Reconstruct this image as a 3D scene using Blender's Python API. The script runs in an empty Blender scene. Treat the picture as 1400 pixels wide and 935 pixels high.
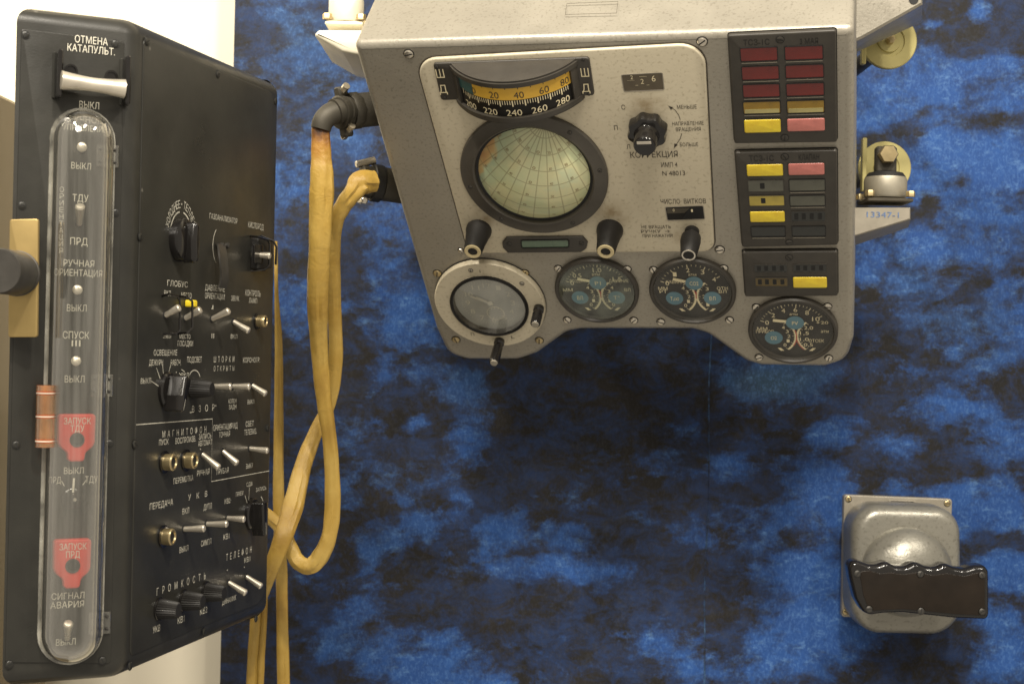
import bpy, bmesh, math, random
from mathutils import Vector, Matrix
random.seed(7)
sc = bpy.context.scene
COL = sc.collection
PI = math.pi
R = math.radians
# ------------------------------------------------------------------ camera
F = 2100.0; CX, CY = 700.0, 467.5; ROLL = .022
cam = bpy.data.cameras.new('camera'); camo = bpy.data.objects.new('camera', cam); COL.objects.link(camo)
cam.sensor_width = 36; cam.lens = F / 1400 * 36; cam.clip_start = .01; cam.clip_end = 60
RT = Vector((math.cos(ROLL), 0, math.sin(ROLL))); UP = Vector((-math.sin(ROLL), 0, math.cos(ROLL))); FW = Vector((0, 1, 0))
camo.matrix_world = Matrix(((RT.x, UP.x, 0, 0), (0, 0, -1, 0), (RT.z, UP.z, 0, 0), (0, 0, 0, 1)))
cam.dof.use_dof = True; cam.dof.focus_distance = 1.16; cam.dof.aperture_fstop = 16
sc.camera = camo
# ------------------------------------------------------------------ light
w = bpy.data.worlds.new('World'); sc.world = w; w.use_nodes = True
bg = w.node_tree.nodes['Background']; bg.inputs[0].default_value = (1.0, .90, .75, 1); bg.inputs[1].default_value = .52
sc.view_settings.view_transform = 'Standard'; sc.view_settings.look = 'None'; sc.view_settings.gamma = 1
sc.view_settings.exposure = 0.0
def lamp(name, kind, loc, target, energy, size=.1, col=(1, .92, .79), spot=60, blend=.5):
    l = bpy.data.lights.new(name, kind); l.energy = energy; l.color = col
    if kind == 'AREA': l.shape = 'DISK'; l.size = size
    else: l.shadow_soft_size = size
    if kind == 'SPOT': l.spot_size = R(spot); l.spot_blend = blend
    o = bpy.data.objects.new(name, l); COL.objects.link(o); o.location = loc
    o.rotation_euler = (Vector(target) - Vector(loc)).to_track_quat('-Z', 'Y').to_euler()
lamp('ceiling_or_fill_lamp', 'AREA', (-.55, .25, 1.25), (-.1, 1.3, 0), 22, .12)
lamp('ceiling_or_fill_lamp', 'AREA', (.35, -.1, 1.5), (.15, 1.35, .1), 30, .14)
lamp('ceiling_or_fill_lamp', 'AREA', (1.15, .3, 1.35), (.4, 1.5, -.1), 13, .12)
lamp('ceiling_or_fill_lamp', 'AREA', (-.1, -1.3, 1.7), (0, 1.3, 0), 44, .9)  # added soft fill above and behind the camera, lights the panel face
lamp('wall_spot', 'SPOT', (-1.0, 1.15, 1.0), (-.5, 1.75, .22), 50, .05, (1, .9, .7), 75, .8)

# ------------------------------------------------------------------ pixel rays and frames
def ray(x, y):
    return (RT * ((x - CX) / F) + UP * (-(y - CY) / F) + FW)
def at(x, y, d): return ray(x, y) * d
def proj(p):
    z = p.dot(FW); return CX + F * p.dot(RT) / z, CY - F * p.dot(UP) / z
class Frame:
    def __init__(s, O, u, v):
        s.O = Vector(O); s.u = Vector(u).normalized(); s.v = Vector(v); s.v = (s.v - s.u * s.u.dot(s.v)).normalized(); s.n = s.u.cross(s.v)
        s.M = Matrix(((s.u.x, s.v.x, s.n.x, s.O.x), (s.u.y, s.v.y, s.n.y, s.O.y), (s.u.z, s.v.z, s.n.z, s.O.z), (0, 0, 0, 1)))
    def px(s, x, y, n=0):
        r = ray(x, y); t = (s.n.dot(s.O) + n) / s.n.dot(r); q = r * t - s.O
        return q.dot(s.u), q.dot(s.v)
    def w(s, u, v, n=0): return s.O + s.u * u + s.v * v + s.n * n
    def jac(s, u, v, n=0):
        e = 1e-4; a = proj(s.w(u, v, n)); b = proj(s.w(u + e, v, n)); c = proj(s.w(u, v + e, n))
        return (b[0] - a[0]) / e, (a[1] - c[1]) / e
    def lift(s, bx, by, tx, ty, n0=0):            # where the ray of (tx,ty) meets the plane through the base across u
        u0, v0 = s.px(bx, by, n0); b = s.w(u0, v0, n0); r = ray(tx, ty); t = s.u.dot(b) / s.u.dot(r); q = r * t - s.O
        return Vector((u0, v0, n0)), Vector((u0, q.dot(s.v), q.dot(s.n)))
def camvec(a): return RT * a[0] - UP * a[1] + FW * a[2]
PF = Frame(at(830, 300, 1.30), camvec((.9728, .006, -.2314)), -camvec((.1556, .7232, .6729)))   # instrument panel face
BC = at(175, 480, 1.0)
FF = Frame(BC, (.889, .457, 0), (0, 0, 1))                                                   # narrow face of the control box
RF = Frame(BC, (.2317, .9728, 0), (0, 0, 1))                                                 # broad face of the control box
YB = 1.62
WF = Frame((0, YB, 0), (1, 0, 0), (0, 0, 1))                                                 # backdrop board
def yframe(y): return Frame((0, y, 0), (1, 0, 0), (0, 0, 1))

# ------------------------------------------------------------------ materials
class NT:
    def __init__(s, name):
        s.m = bpy.data.materials.new(name); s.m.use_nodes = True; s.t = s.m.node_tree; s.n = s.t.nodes; s.l = s.t.links
        s.b = s.n['Principled BSDF']
    def add(s, typ, **kw):
        n = s.n.new(typ)
        for k, v in kw.items(): setattr(n, k, v)
        return n
    def inp(s, sock, v):
        if hasattr(v, 'is_output') or isinstance(v, bpy.types.NodeSocket): s.l.new(v, sock)
        else: sock.default_value = v
    def math(s, op, a, b=0.0, c=0.0):
        n = s.add('ShaderNodeMath', operation=op); s.inp(n.inputs[0], a); s.inp(n.inputs[1], b); s.inp(n.inputs[2], c); return n.outputs[0]
    def noise(s, scale, detail=4, rough=.55, vec=None, dist=0):
        n = s.add('ShaderNodeTexNoise'); n.inputs['Scale'].default_value = scale; n.inputs['Detail'].default_value = detail
        n.inputs['Roughness'].default_value = rough; n.inputs['Distortion'].default_value = dist
        s.l.new(vec if vec else s.obj(), n.inputs['Vector']); return n.outputs['Fac']
    def obj(s):
        if not hasattr(s, '_tc'): s._tc = s.add('ShaderNodeTexCoord')
        return s._tc.outputs['Object']
    def ramp(s, fac, stops):
        n = s.add('ShaderNodeValToRGB'); s.l.new(fac, n.inputs[0]); e = n.color_ramp.elements
        while len(e) < len(stops): e.new(.5)
        for i, (p, c) in enumerate(stops):
            e[i].position = p; e[i].color = (c[0], c[1], c[2], 1) if hasattr(c, '__len__') else (c, c, c, 1)
        return n.outputs[0]
    def mix(s, fac, a, b, mode='MIX'):
        n = s.add('ShaderNodeMix', data_type='RGBA', blend_type=mode); s.inp(n.inputs[0], fac)
        for i, v in ((6, a), (7, b)):
            if isinstance(v, (tuple, list)): v = (v[0], v[1], v[2], 1)
            s.inp(n.inputs[i], v)
        return n.outputs[2]
    def bump(s, h, strength=.2, dist=.001):
        n = s.add('ShaderNodeBump'); n.inputs['Strength'].default_value = strength; n.inputs['Distance'].default_value = dist
        s.l.new(h, n.inputs['Height']); s.l.new(n.outputs[0], s.b.inputs['Normal'])
    def set(s, **kw):
        for k, v in kw.items():
            k = {'color': 'Base Color', 'rough': 'Roughness', 'metal': 'Metallic', 'coat': 'Coat Weight', 'trans': 'Transmission Weight', 'alpha': 'Alpha', 'spec': 'Specular IOR Level', 'sheen': 'Sheen Weight'}[k]
            if isinstance(v, (tuple, list)): v = (v[0], v[1], v[2], 1)
            s.inp(s.b.inputs[k], v)
        return s
M = {}
def mat(name, color, rough=.5, metal=0, coat=0, var=.15, nscale=60, bump=0, bscale=400, rvar=.08, spec=.5):
    t = NT(name); nz = t.noise(nscale, 5)
    lo = tuple(c * (1 - var) for c in color); hi = tuple(min(1, c * (1 + var)) for c in color)
    t.set(color=t.ramp(nz, [(.3, lo), (.7, hi)]), metal=metal, coat=coat, spec=spec)
    t.set(rough=t.ramp(t.noise(nscale * .7, 3), [(.3, max(.02, rough - rvar)), (.7, min(1, rough + rvar))]))
    if bump: t.bump(t.noise(bscale, 3), bump, .0006)
    M[name] = t.m; return t.m
t = NT('black_enamel'); big = t.noise(7, 5, .6); vo = t.add('ShaderNodeTexVoronoi'); vo.inputs['Scale'].default_value = 55; t.l.new(t.obj(), vo.inputs['Vector'])
chip = t.math('MULTIPLY', t.ramp(vo.outputs['Distance'], [(.05, 1.0), (.09, 0.0)]), t.math('GREATER_THAN', t.noise(14, 2), .60))
bc = t.ramp(t.noise(25, 5), [(.3, (.019, .0185, .016)), (.7, (.030, .029, .0245))]); bc = t.mix(t.ramp(big, [(.52, 0.0), (.75, .35)]), bc, (.055, .052, .045))
t.set(color=t.mix(t.math('MULTIPLY', chip, .6), bc, (.16, .15, .13)), rough=t.ramp(t.noise(11, 6, .65), [(.3, .24), (.7, .48)])); t.set(spec=.38); t.bump(t.noise(900, 3), .10, .0006); M['black_enamel'] = t.m
mat('black_bakelite', (.009, .008, .0075), .16, 0, .15, .2, 40, 0)
mat('dark_bakelite', (.013, .009, .006), .3, 0, 0, .3, 30, 0, spec=.3)
mat('black_plastic', (.015, .014, .013), .5, 0, 0, .2, 60, .05, 700, spec=.3)
mat('panel_black', (.040, .035, .028), .45, 0, 0, .15, 80, .06, 900)
mat('ring_grey', (.072, .064, .052), .42, .2, 0, .1, 60, .04, 900)
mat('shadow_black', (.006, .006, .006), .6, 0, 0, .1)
mat('white_lettering', (.62, .59, .49), .6, 0, 0, .12, 200)
mat('faint_lettering', (.012, .011, .010), .5, 0, 0, .1)
mat('dark_lettering', (.055, .045, .032), .6, 0, 0, .25, 200)
mat('sepia_lettering', (.22, .13, .06), .6, 0, 0, .25, 200)
mat('cream_lettering', (.80, .70, .46), .6, 0, 0, .1, 200)
mat('red_lettering', (.45, .06, .03), .6, 0, 0, .1, 200)
mat('blue_lettering', (.10, .17, .34), .7, 0, 0, .3, 300)
mat('steel', (.66, .61, .52), .26, .9, 0, .12, 90)
mat('mount_metal', (.38, .35, .28), .5, .6, 0, .15, 60)
mat('pale_metal', (.72, .66, .55), .34, .75, 0, .15, 60)
mat('brass', (.50, .40, .22), .34, .85, 0, .15, 60)
mat('latch_brass', (.44, .32, .13), .42, .7, 0, .12, 30, .05, 500)
mat('zinc_yellow', (.52, .46, .20), .36, .6, 0, .2, 30)
mat('olive_metal', (.058, .052, .040), .58, .5, 0, .2, 50, .1, 700)
mat('knurled_dark', (.06, .056, .05), .45, .5, 0, .2, 60, .1, 900)
mat('red_plastic', (.62, .05, .035), .38, 0, .1, .08, 60)
mat('gauge_black', (.012, .011, .010), .4, 0, 0, .1, spec=.2)
mat('worn_lettering', (.47, .45, .38), .65, 0, 0, .35, 260)
mat('ring_brass', (.62, .52, .30), .35, .35, 0, .1, 60)
mat('gauge_blue', (.075, .19, .255), .5, 0, 0, .1)
mat('dial_teal', (.03, .10, .10), .5, 0, 0, .1)
mat('dial_orange', (.72, .43, .05), .5, 0, 0, .08, 80)
mat('clock_dial', (.36, .36, .33), .5, 0, 0, .08)
mat('counter_brown', (.10, .080, .052), .5, 0, 0, .15, 100)
mat('slot_green', (.10, .15, .10), .3, 0, .2, .15, 100)
mat('plate_grey', (.32, .29, .235), .45, .35, 0, .12, 60, .08, 700)
mat('dull_olive', (.065, .055, .038), .5, .2, 0, .2, 60)
mat('white_mount', (.80, .75, .60), .4, .1, 0, .06, 60)
mat('wall_paint', (.76, .70, .56), .75, 0, 0, .04, 3, .05, 120)
mat('taupe_paint', (.20, .155, .085), .6, 0, 0, .10, 8, .05, 200)
for nm, c in (('lamp_red', (.155, .010, .007)), ('lamp_amber', (.32, .19, .012)), ('lamp_yellow', (.93, .64, .03)), ('lamp_pink', (.62, .20, .17)),
              ('lamp_grey', (.10, .10, .075)), ('lamp_dark', (.018, .020, .017)), ('lamp_olive', (.46, .36, .06)), ('lamp_brown', (.10, .065, .010)), ('lamp_pale', (.46, .40, .16))):
    mat(nm, c, .32, 0, .3, .28, 45, .15, 90)
def hammered(name, a, b, speck, metal, rough, sscale, bump):
    t = NT(name); big = t.noise(9, 4); fine = t.noise(sscale, 2, .5)
    base = t.mix(big, a, b)
    t.set(color=t.mix(t.ramp(fine, [(.56, 0.0), (.70, .55)]), base, speck), metal=metal, rough=t.ramp(t.noise(40, 4), [(.3, rough - .07), (.7, rough + .09)]))
    t.bump(t.noise(sscale * .8, 3), bump, .0006); M[name] = t.m; return t
hammered('hammered_grey', (.25, .23, .19), (.40, .37, .305), (.19, .17, .135), .35, .39, 420, .30)
tp = hammered('speckled_plate', (.52, .462, .340), (.64, .575, .43), (.35, .30, .20), .15, .47, 330, .16)
old = tp.b.inputs['Base Color'].links[0].from_socket                 # brown wear where hands have rubbed the plate above its knobs
for sx_, sy_, sr_ in ((838, 292, .020), (662, 298, .013), (884, 146, .020), (930, 325, .010)):
    vm_ = tp.add('ShaderNodeVectorMath', operation='DISTANCE'); tp.l.new(tp.obj(), vm_.inputs[0]); vm_.inputs[1].default_value = (*PF.px(sx_, sy_, .003), .003)
    fac = tp.math('MULTIPLY', tp.ramp(tp.math('DIVIDE', vm_.outputs['Value'], sr_), [(.1, 1.0), (.95, 0.0)]), tp.ramp(tp.noise(90, 4), [(.35, .05), (.65, .75)])); old = tp.mix(fac, old, (.27, .19, .09))
tp.l.new(old, tp.b.inputs['Base Color'])
hammered('silver_hammer', (.235, .225, .19), (.33, .315, .27), (.15, .14, .115), .45, .33, 300, .45)
def clear(name, tint, amount, glossy_lo, rough=.03, haze=0.0, hazecol=(.6, .58, .5), streak=False):
    t = NT(name); t.n.remove(t.b); out = [n for n in t.n if n.type == 'OUTPUT_MATERIAL'][0]
    tr = t.add('ShaderNodeBsdfTransparent'); tr.inputs[0].default_value = (*tint, 1)
    gl = t.add('ShaderNodeBsdfGlossy'); gl.inputs['Roughness'].default_value = rough; gl.inputs[0].default_value = (.95, .93, .88, 1)
    lw = t.add('ShaderNodeLayerWeight'); lw.inputs[0].default_value = .35
    fac = t.math('MULTIPLY_ADD', lw.outputs['Facing'], amount, glossy_lo)
    body = tr.outputs[0]
    if haze:
        df = t.add('ShaderNodeBsdfDiffuse'); df.inputs[0].default_value = (*hazecol, 1)
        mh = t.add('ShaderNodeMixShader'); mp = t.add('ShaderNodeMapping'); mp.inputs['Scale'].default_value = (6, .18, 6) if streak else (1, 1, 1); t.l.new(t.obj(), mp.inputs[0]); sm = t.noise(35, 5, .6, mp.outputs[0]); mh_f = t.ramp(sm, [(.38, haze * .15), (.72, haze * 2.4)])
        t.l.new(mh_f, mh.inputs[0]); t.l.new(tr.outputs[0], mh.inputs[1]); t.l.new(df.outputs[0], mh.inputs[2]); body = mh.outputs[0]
    mx = t.add('ShaderNodeMixShader'); t.l.new(fac, mx.inputs[0]); t.l.new(body, mx.inputs[1]); t.l.new(gl.outputs[0], mx.inputs[2]); t.l.new(mx.outputs[0], out.inputs[0])
    M[name] = t.m
clear('acrylic', (.96, .96, .945), 1.0, .05, .045, .034, (.80, .78, .72), True)  # streaky haze paints the tube's long pale reflections into the material
clear('acrylic_edge', (.92, .92, .90), .5, .14, .1, .26)
clear('red_acrylic', (.985, .895, .77), .55, .08, .05, .13, (.85, .42, .18))
clear('orange_acrylic', (.85, .38, .22), .3, .06, .1, .35, (.75, .22, .08))
clear('gauge_glass', (.97, .97, .95), .16, .015, .02, .02)
clear('hazy_glass', (.93, .96, .92), .2, .03, .03, .13, (.40, .45, .36))  # uneven greenish film mixed into the left gauge glass
clear('pale_reflection_glass', (.95, .96, .95), .22, .04, .05, .14, (.58, .57, .51))  # pale diffuse film paints a bright reflection into the clock glass
# cable sleeve: woven yellow cloth with worn, dirty patches
t = NT('yellow_sleeve'); nz = t.noise(18, 5); wv = t.add('ShaderNodeTexWave', wave_type='BANDS'); wv.inputs['Scale'].default_value = 420; wv.inputs['Distortion'].default_value = 3
t.l.new(t.obj(), wv.inputs['Vector'])
t.set(color=t.ramp(nz, [(.25, (.22, .120, .018)), (.45, (.38, .24, .046)), (.75, (.49, .345, .095))]), rough=.42)
vm_ = t.add('ShaderNodeVectorMath', operation='DISTANCE'); t.l.new(t.obj(), vm_.inputs[0]); vm_.inputs[1].default_value = at(438.5, 175, 1.263)
base_ = t.b.inputs['Base Color'].links[0].from_socket; sc_n = t.math('ADD', vm_.outputs['Value'], t.math('MULTIPLY', t.math('SUBTRACT', t.noise(120, 3), .5), .02)); t.set(color=t.mix(t.ramp(sc_n, [(.010, 1.0), (.034, 0.0)]), base_, t.ramp(sc_n, [(.004, (.035, .012, .004)), (.018, (.30, .115, .012))]))); cr = t.noise(75, 4, .6, None, 1.2); t.bump(t.math('ADD', t.math('MULTIPLY', wv.outputs['Fac'], .12), cr), .55, .0016); M['yellow_sleeve'] = t.m
mat('scorched_sleeve', (.16, .07, .015), .7, 0, 0, .5, 70)
# globe
def globe_mat(axis, xax, rad):
    t = NT('globe_print'); o = t.obj(); yax = axis.cross(xax)
    def dot(v):
        n = t.add('ShaderNodeVectorMath', operation='DOT_PRODUCT'); t.l.new(o, n.inputs[0]); n.inputs[1].default_value = v; return n.outputs['Value']
    lon = t.math('ARCTAN2', dot(yax), dot(xax)); lat = t.math('ARCSINE', t.math('MAXIMUM', -1.0, t.math('MINIMUM', 1.0, t.math('DIVIDE', dot(axis), rad))))
    def line(a, step, wd):
        f = t.math('PINGPONG', a, step / 2); return f
    cl = t.math('COSINE', lat)
    dl = t.math('MULTIPLY', t.math('PINGPONG', t.math('ADD', lon, 50.0), R(10) / 2), cl)
    da = t.math('PINGPONG', t.math('ADD', lat, 0.0), R(10) / 2)
    # pingpong is 0 on a grid line
    d = t.math('MINIMUM', dl, da); ln = t.ramp(d, [(.0020, .62), (.0066, 0.0)])
    n1 = t.noise(34, 5); sea = t.ramp(n1, [(.35, (.56, .61, .36)), (.55, (.68, .66, .38)), (.7, (.54, .62, .42))])
    side = t.math('ADD', t.math('MULTIPLY', dot(Vector((-.83, .50, .22)).normalized()), 1 / rad), t.math('MULTIPLY', t.math('SUBTRACT', t.noise(60, 4), .5), .26))
    land = t.ramp(side, [(.645, 0.0), (.69, .8)])
    lc = t.ramp(t.noise(70, 3), [(.35, (.60, .22, .05)), (.6, (.66, .42, .16))])
    c = t.mix(land, sea, lc); shal = t.ramp(side, [(.47, 0.0), (.64, .5)]); c = t.mix(t.math('MULTIPLY', shal, t.math('SUBTRACT', 1.0, land)), c, (.25, .42, .33))
    c = t.mix(ln, c, (.17, .125, .06)); t.set(color=c, rough=.3, coat=.5); M['globe_print'] = t.m
# board
t = NT('mottled_board'); a = t.add('ShaderNodeVertexColor'); a.layer_name = 'pigment'
sep = t.add('ShaderNodeSeparateColor'); t.l.new(a.outputs[0], sep.inputs[0])
o = t.obj()
st = t.add('ShaderNodeMapping'); st.inputs['Scale'].default_value = (1, 1, 1.5); st.inputs['Rotation'].default_value = (0, R(20), 0); t.l.new(o, st.inputs[0])
n1 = t.noise(13, 8, .68, st.outputs[0], .5); n2 = t.noise(48, 7, .72, st.outputs[0]); n0 = t.noise(5.5, 3, .5, st.outputs[0], .4) 
fld = t.math('ADD', sep.outputs[0], t.math('ADD', t.math('MULTIPLY', t.math('SUBTRACT', n1, .5), 1.5), t.math('ADD', t.math('MULTIPLY', t.math('SUBTRACT', n2, .5), 1.0), t.math('MULTIPLY', t.math('SUBTRACT', n0, .5), .5))))
edge = t.ramp(fld, [(.34, 0.0), (.46, .30), (.56, .62), (.72, 1.0)])
fb = t.add('ShaderNodeMapping'); fb.inputs['Scale'].default_value = (1, 1, .5); fb.inputs['Rotation'].default_value = (0, R(-28), 0); t.l.new(o, fb.inputs[0])
fib = t.noise(520, 3, .6, fb.outputs[0]); n3 = t.noise(26, 6, .7); n4 = t.noise(4, 3)
blue = t.mix(n3, (.005, .024, .115), (.028, .10, .33)); blue = t.mix(t.math('MULTIPLY', sep.outputs[1], .8), blue, (.028, .055, .070))
blue = t.mix(t.ramp(fib, [(.47, 0.0), (.75, .45)]), blue, (.085, .19, .43))
dark = t.ramp(t.noise(13, 6, .65), [(.35, (.007, .0065, .006)), (.6, (.015, .0135, .0125)), (.8, (.032, .031, .033))])
n5 = t.noise(30, 9, .76, st.outputs[0], .4); dark = t.mix(t.ramp(n5, [(.43, 0.0), (.62, .85)]), dark, (.013, .032, .098)); dark = t.mix(t.ramp(t.noise(75, 5, .7), [(.55, 0.0), (.75, .4)]), dark, (.035, .045, .07))
dark = t.mix(t.ramp(fib, [(.5, 0.0), (.8, .25)]), dark, (.06, .06, .07))
pale = t.noise(62, 8, .78, st.outputs[0]); blue = t.mix(t.ramp(pale, [(.54, 0.0), (.72, .7)]), blue, (.125, .25, .47)); blue = t.mix(t.ramp(pale, [(.28, .6), (.44, 0.0)]), blue, (.006, .017, .06))
c = t.mix(edge, dark, blue)
vor = t.add('ShaderNodeTexVoronoi'); vor.inputs['Scale'].default_value = 17; t.l.new(o, vor.inputs['Vector'])
sp = t.math('MULTIPLY', t.ramp(vor.outputs['Distance'], [(.03, 1.0), (.05, 0.0)]), t.math('GREATER_THAN', t.noise(3.1, 1), .56))
c = t.mix(sp, c, (.35, .36, .36))
t.set(color=c, rough=t.ramp(n3, [(.3, .55), (.7, .7)]), spec=.25); t.bump(fib, .15, .0006); M['mottled_board'] = t.m

# ------------------------------------------------------------------ mesh builder
_glyph = {}
def glyphs(s):
    if s in _glyph: return _glyph[s]
    cu = bpy.data.curves.new('text', 'FONT'); cu.body = s; cu.resolution_u = 3; ob = bpy.data.objects.new('text', cu); COL.objects.link(ob)
    me = bpy.data.meshes.new_from_object(ob.evaluated_get(bpy.context.evaluated_depsgraph_get()))
    vs = [(v.co.x, v.co.y) for v in me.vertices]; fs = [tuple(p.vertices) for p in me.polygons]
    bpy.data.objects.remove(ob); bpy.data.curves.remove(cu); bpy.data.meshes.remove(me)
    x0 = min(v[0] for v in vs); x1 = max(v[0] for v in vs)
    _glyph[s] = (vs, fs, x0, x1); return _glyph[s]
CAP = .73
def rrect(w, h, r, cx=0, cy=0, k=6):
    out = []
    for i, (sx, sy) in enumerate(((1, 1), (-1, 1), (-1, -1), (1, -1))):
        for j in range(k + 1):
            a = PI / 2 * (i + j / k); out.append((cx + sx * (w / 2 - r) + r * math.cos(a), cy + sy * (h / 2 - r) + r * math.sin(a)))
    return out
def roundpoly(pts, r, k=6):
    out = []; n = len(pts)
    if not hasattr(r, '__len__'): r = [r] * n
    for i in range(n):
        p = Vector(pts[i]); a = Vector(pts[i - 1]) - p; b = Vector(pts[(i + 1) % n]) - p
        la, lb = a.length, b.length; a /= la; b /= lb
        ang = math.acos(max(-1, min(1, a.dot(b)))); d = min(r[i] / math.tan(ang / 2), la * .48, lb * .48)
        if d < 1e-6 or r[i] <= 0: out.append(tuple(p)); continue
        rr = d * math.tan(ang / 2); c = p + (a + b).normalized() * (rr / math.sin(ang / 2))
        s = p + a * d - c; e = p + b * d - c
        a0 = math.atan2(s.y, s.x); a1 = math.atan2(e.y, e.x); da = (a1 - a0 + PI) % (2 * PI) - PI
        for j in range(k + 1):
            th = a0 + da * j / k; out.append((c.x + rr * math.cos(th), c.y + rr * math.sin(th)))
    return out
def area(p): return sum(p[i - 1][0] * p[i][1] - p[i][0] * p[i - 1][1] for i in range(len(p))) / 2
def inset(p, d):
    n = len(p); out = []
    for i in range(n):
        a = Vector(p[i]) - Vector(p[i - 1]); b = Vector(p[(i + 1) % n]) - Vector(p[i])
        na = Vector((-a.y, a.x)).normalized(); nb = Vector((-b.y, b.x)).normalized(); m = na + nb
        if m.length < 1e-6: m = na
        m.normalize(); c = max(.35, m.dot(na)); out.append((p[i][0] + m.x * d / c, p[i][1] + m.y * d / c))
    return out
def circ(r, cx=0, cy=0, k=48): return [(cx + r * math.cos(2 * PI * i / k), cy + r * math.sin(2 * PI * i / k)) for i in range(k)]
class MB:
    def __init__(s): s.v = []; s.f = []; s.mi = []; s.mats = []; s.X = Matrix.Identity(4)
    def m(s, name):
        if name not in s.mats: s.mats.append(name)
        return s.mats.index(name)
    def pt(s, p): s.v.append(s.X @ Vector(p)); return len(s.v) - 1
    def face(s, idx, mt): s.f.append(tuple(idx)); s.mi.append(s.m(mt))
    def poly(s, pts, n, mt): s.face([s.pt((p[0], p[1], n)) for p in pts], mt)
    def rings(s, rings, mt, cap0=True, cap1=True, closed=False):
        ids = [[s.pt(p) for p in r] for r in rings]; k = len(ids[0])
        if closed: ids.append(ids[0])
        for a, b in zip(ids, ids[1:]):
            for i in range(k): s.face((a[i], a[(i + 1) % k], b[(i + 1) % k], b[i]), mt)
        if cap0 and not closed: s.face(ids[0][::-1], mt)
        if cap1 and not closed: s.face(ids[-1], mt)
    def prism(s, pl, n0, n1, mt, bev=0, k=3, back=True, topmt=None):
        if area(pl) < 0: pl = pl[::-1]
        rs = [[(x, y, n0) for x, y in pl]]
        if bev:
            for j in range(k + 1):
                a = PI / 2 * j / k; q = inset(pl, bev * (1 - math.cos(a))); rs.append([(x, y, n1 - bev + bev * math.sin(a)) for x, y in q])
        else: rs.append([(x, y, n1) for x, y in pl])
        s.rings(rs, mt, back, topmt is None)
        if topmt: s.face([s.pt(p) for p in rs[-1]], topmt)
    def frame(s, outer, inner, n0, n1, mt):       # flat ring between two outlines of equal point count
        k = len(outer); s.rings([[(x, y, n0) for x, y in outer], [(x, y, n1) for x, y in outer], [(x, y, n1) for x, y in inner], [(x, y, n0) for x, y in inner]], mt, closed=True)
    def lathe(s, prof, mt, c=(0, 0, 0), k=40, cap0=True, cap1=True, squash=None, X=None):
        old = s.X; s.X = old @ (X if X else Matrix.Translation(Vector(c)))
        s.rings([[(r * math.cos(2 * PI * i / k), r * math.sin(2 * PI * i / k), z) for i in range(k)] for r, z in prof], mt, cap0, cap1); s.X = old
    def box(s, c, size, mt, bev=0, X=None):
        old = s.X; s.X = old @ (X if X else Matrix.Identity(4)) @ Matrix.Translation(Vector(c))
        b = min(bev, size[0] * .45, size[1] * .45, size[2] * .45)
        if b: 
            pl = rrect(size[0], size[1], b, k=3); h = size[2] / 2
            s.rings([[(x, y, -h) for x, y in inset(pl, b * .6)], [(x, y, -h + b * .6) for x, y in pl], [(x, y, h - b * .6) for x, y in pl], [(x, y, h) for x, y in inset(pl, b * .6)]], mt)
        else: s.prism(rrect(size[0], size[1], 1e-5, k=1), -size[2] / 2, size[2] / 2, mt)
        s.X = old
    def tube(s, pts, rad, mt, k=12, cap=True, flat=1.0, flatdir=None):
        pts = [Vector(p) for p in pts]; n = len(pts)
        if not hasattr(rad, '__len__'): rad = [rad] * n
        nrm = None; rs = []
        for i in range(n):
            tg = (pts[min(i + 1, n - 1)] - pts[max(i - 1, 0)]).normalized()
            if nrm is None:
                nrm = flatdir if flatdir else (Vector((0, 0, 1)) if abs(tg.z) < .9 else Vector((1, 0, 0)))
            nrm = (nrm - tg * nrm.dot(tg)).normalized(); bn = tg.cross(nrm)
            rs.append([pts[i] + nrm * (rad[i] * flat * math.cos(2 * PI * j / k)) + bn * (rad[i] * math.sin(2 * PI * j / k)) for j in range(k)])
        s.rings(rs, mt, cap, cap)
    def text(s, txt, c, w, h, n, mt, rot=0, fn=None):
        vs, fs, x0, x1 = glyphs(txt); sx = w / (x1 - x0); sy = h / CAP; ca, sa = math.cos(rot), math.sin(rot); ids = []
        for x, y in vs:
            X = (x - (x0 + x1) / 2) * sx; Y = (y - CAP / 2) * sy; p = (c[0] + X * ca - Y * sa, c[1] + X * sa + Y * ca)
            ids.append(s.pt(fn(*p) if fn else (p[0], p[1], n)))
        for f in fs: s.face([ids[i] for i in f], mt)
    def stroke(s, pts, wd, n, mt, closed=False):
        k = len(pts); L = []; Rr = []
        for i in range(k):
            a = Vector(pts[i - 1] if (i or closed) else pts[0]); b = Vector(pts[(i + 1) % k] if (i < k - 1 or closed) else pts[-1]); d = (b - a).normalized(); q = Vector((-d.y, d.x)) * wd / 2
            L.append(s.pt((pts[i][0] + q.x, pts[i][1] + q.y, n))); Rr.append(s.pt((pts[i][0] - q.x, pts[i][1] - q.y, n)))
        for i in range(k if closed else k - 1):
            j = (i + 1) % k; s.face((L[j], L[i], Rr[i], Rr[j]), mt)
    def arc(s, cx, cy, r, a0, a1, wd, n, mt, k=24):
        s.stroke([(cx + r * math.cos(a0 + (a1 - a0) * i / k), cy + r * math.sin(a0 + (a1 - a0) * i / k)) for i in range(k + 1)], wd, n, mt)
    def screw(s, u, v, n, r, mt='steel', ang=None, h=.0012):
        ang = random.uniform(0, PI) if ang is None else ang
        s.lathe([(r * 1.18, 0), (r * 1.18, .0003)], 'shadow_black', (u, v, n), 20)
        s.lathe([(r, .0002), (r, h * .5), (r * .8, h * .9), (r * .35, h)], mt, (u, v, n), 20)
        d = Vector((math.cos(ang), math.sin(ang))); q = Vector((-d.y, d.x)) * r * .13; e = d * r * .85
        s.poly([(u + e.x + q.x, v + e.y + q.y), (u - e.x + q.x, v - e.y + q.y), (u - e.x - q.x, v - e.y - q.y), (u + e.x - q.x, v + e.y - q.y)], n + h + .00012, 'shadow_black')
WM = {}
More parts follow.
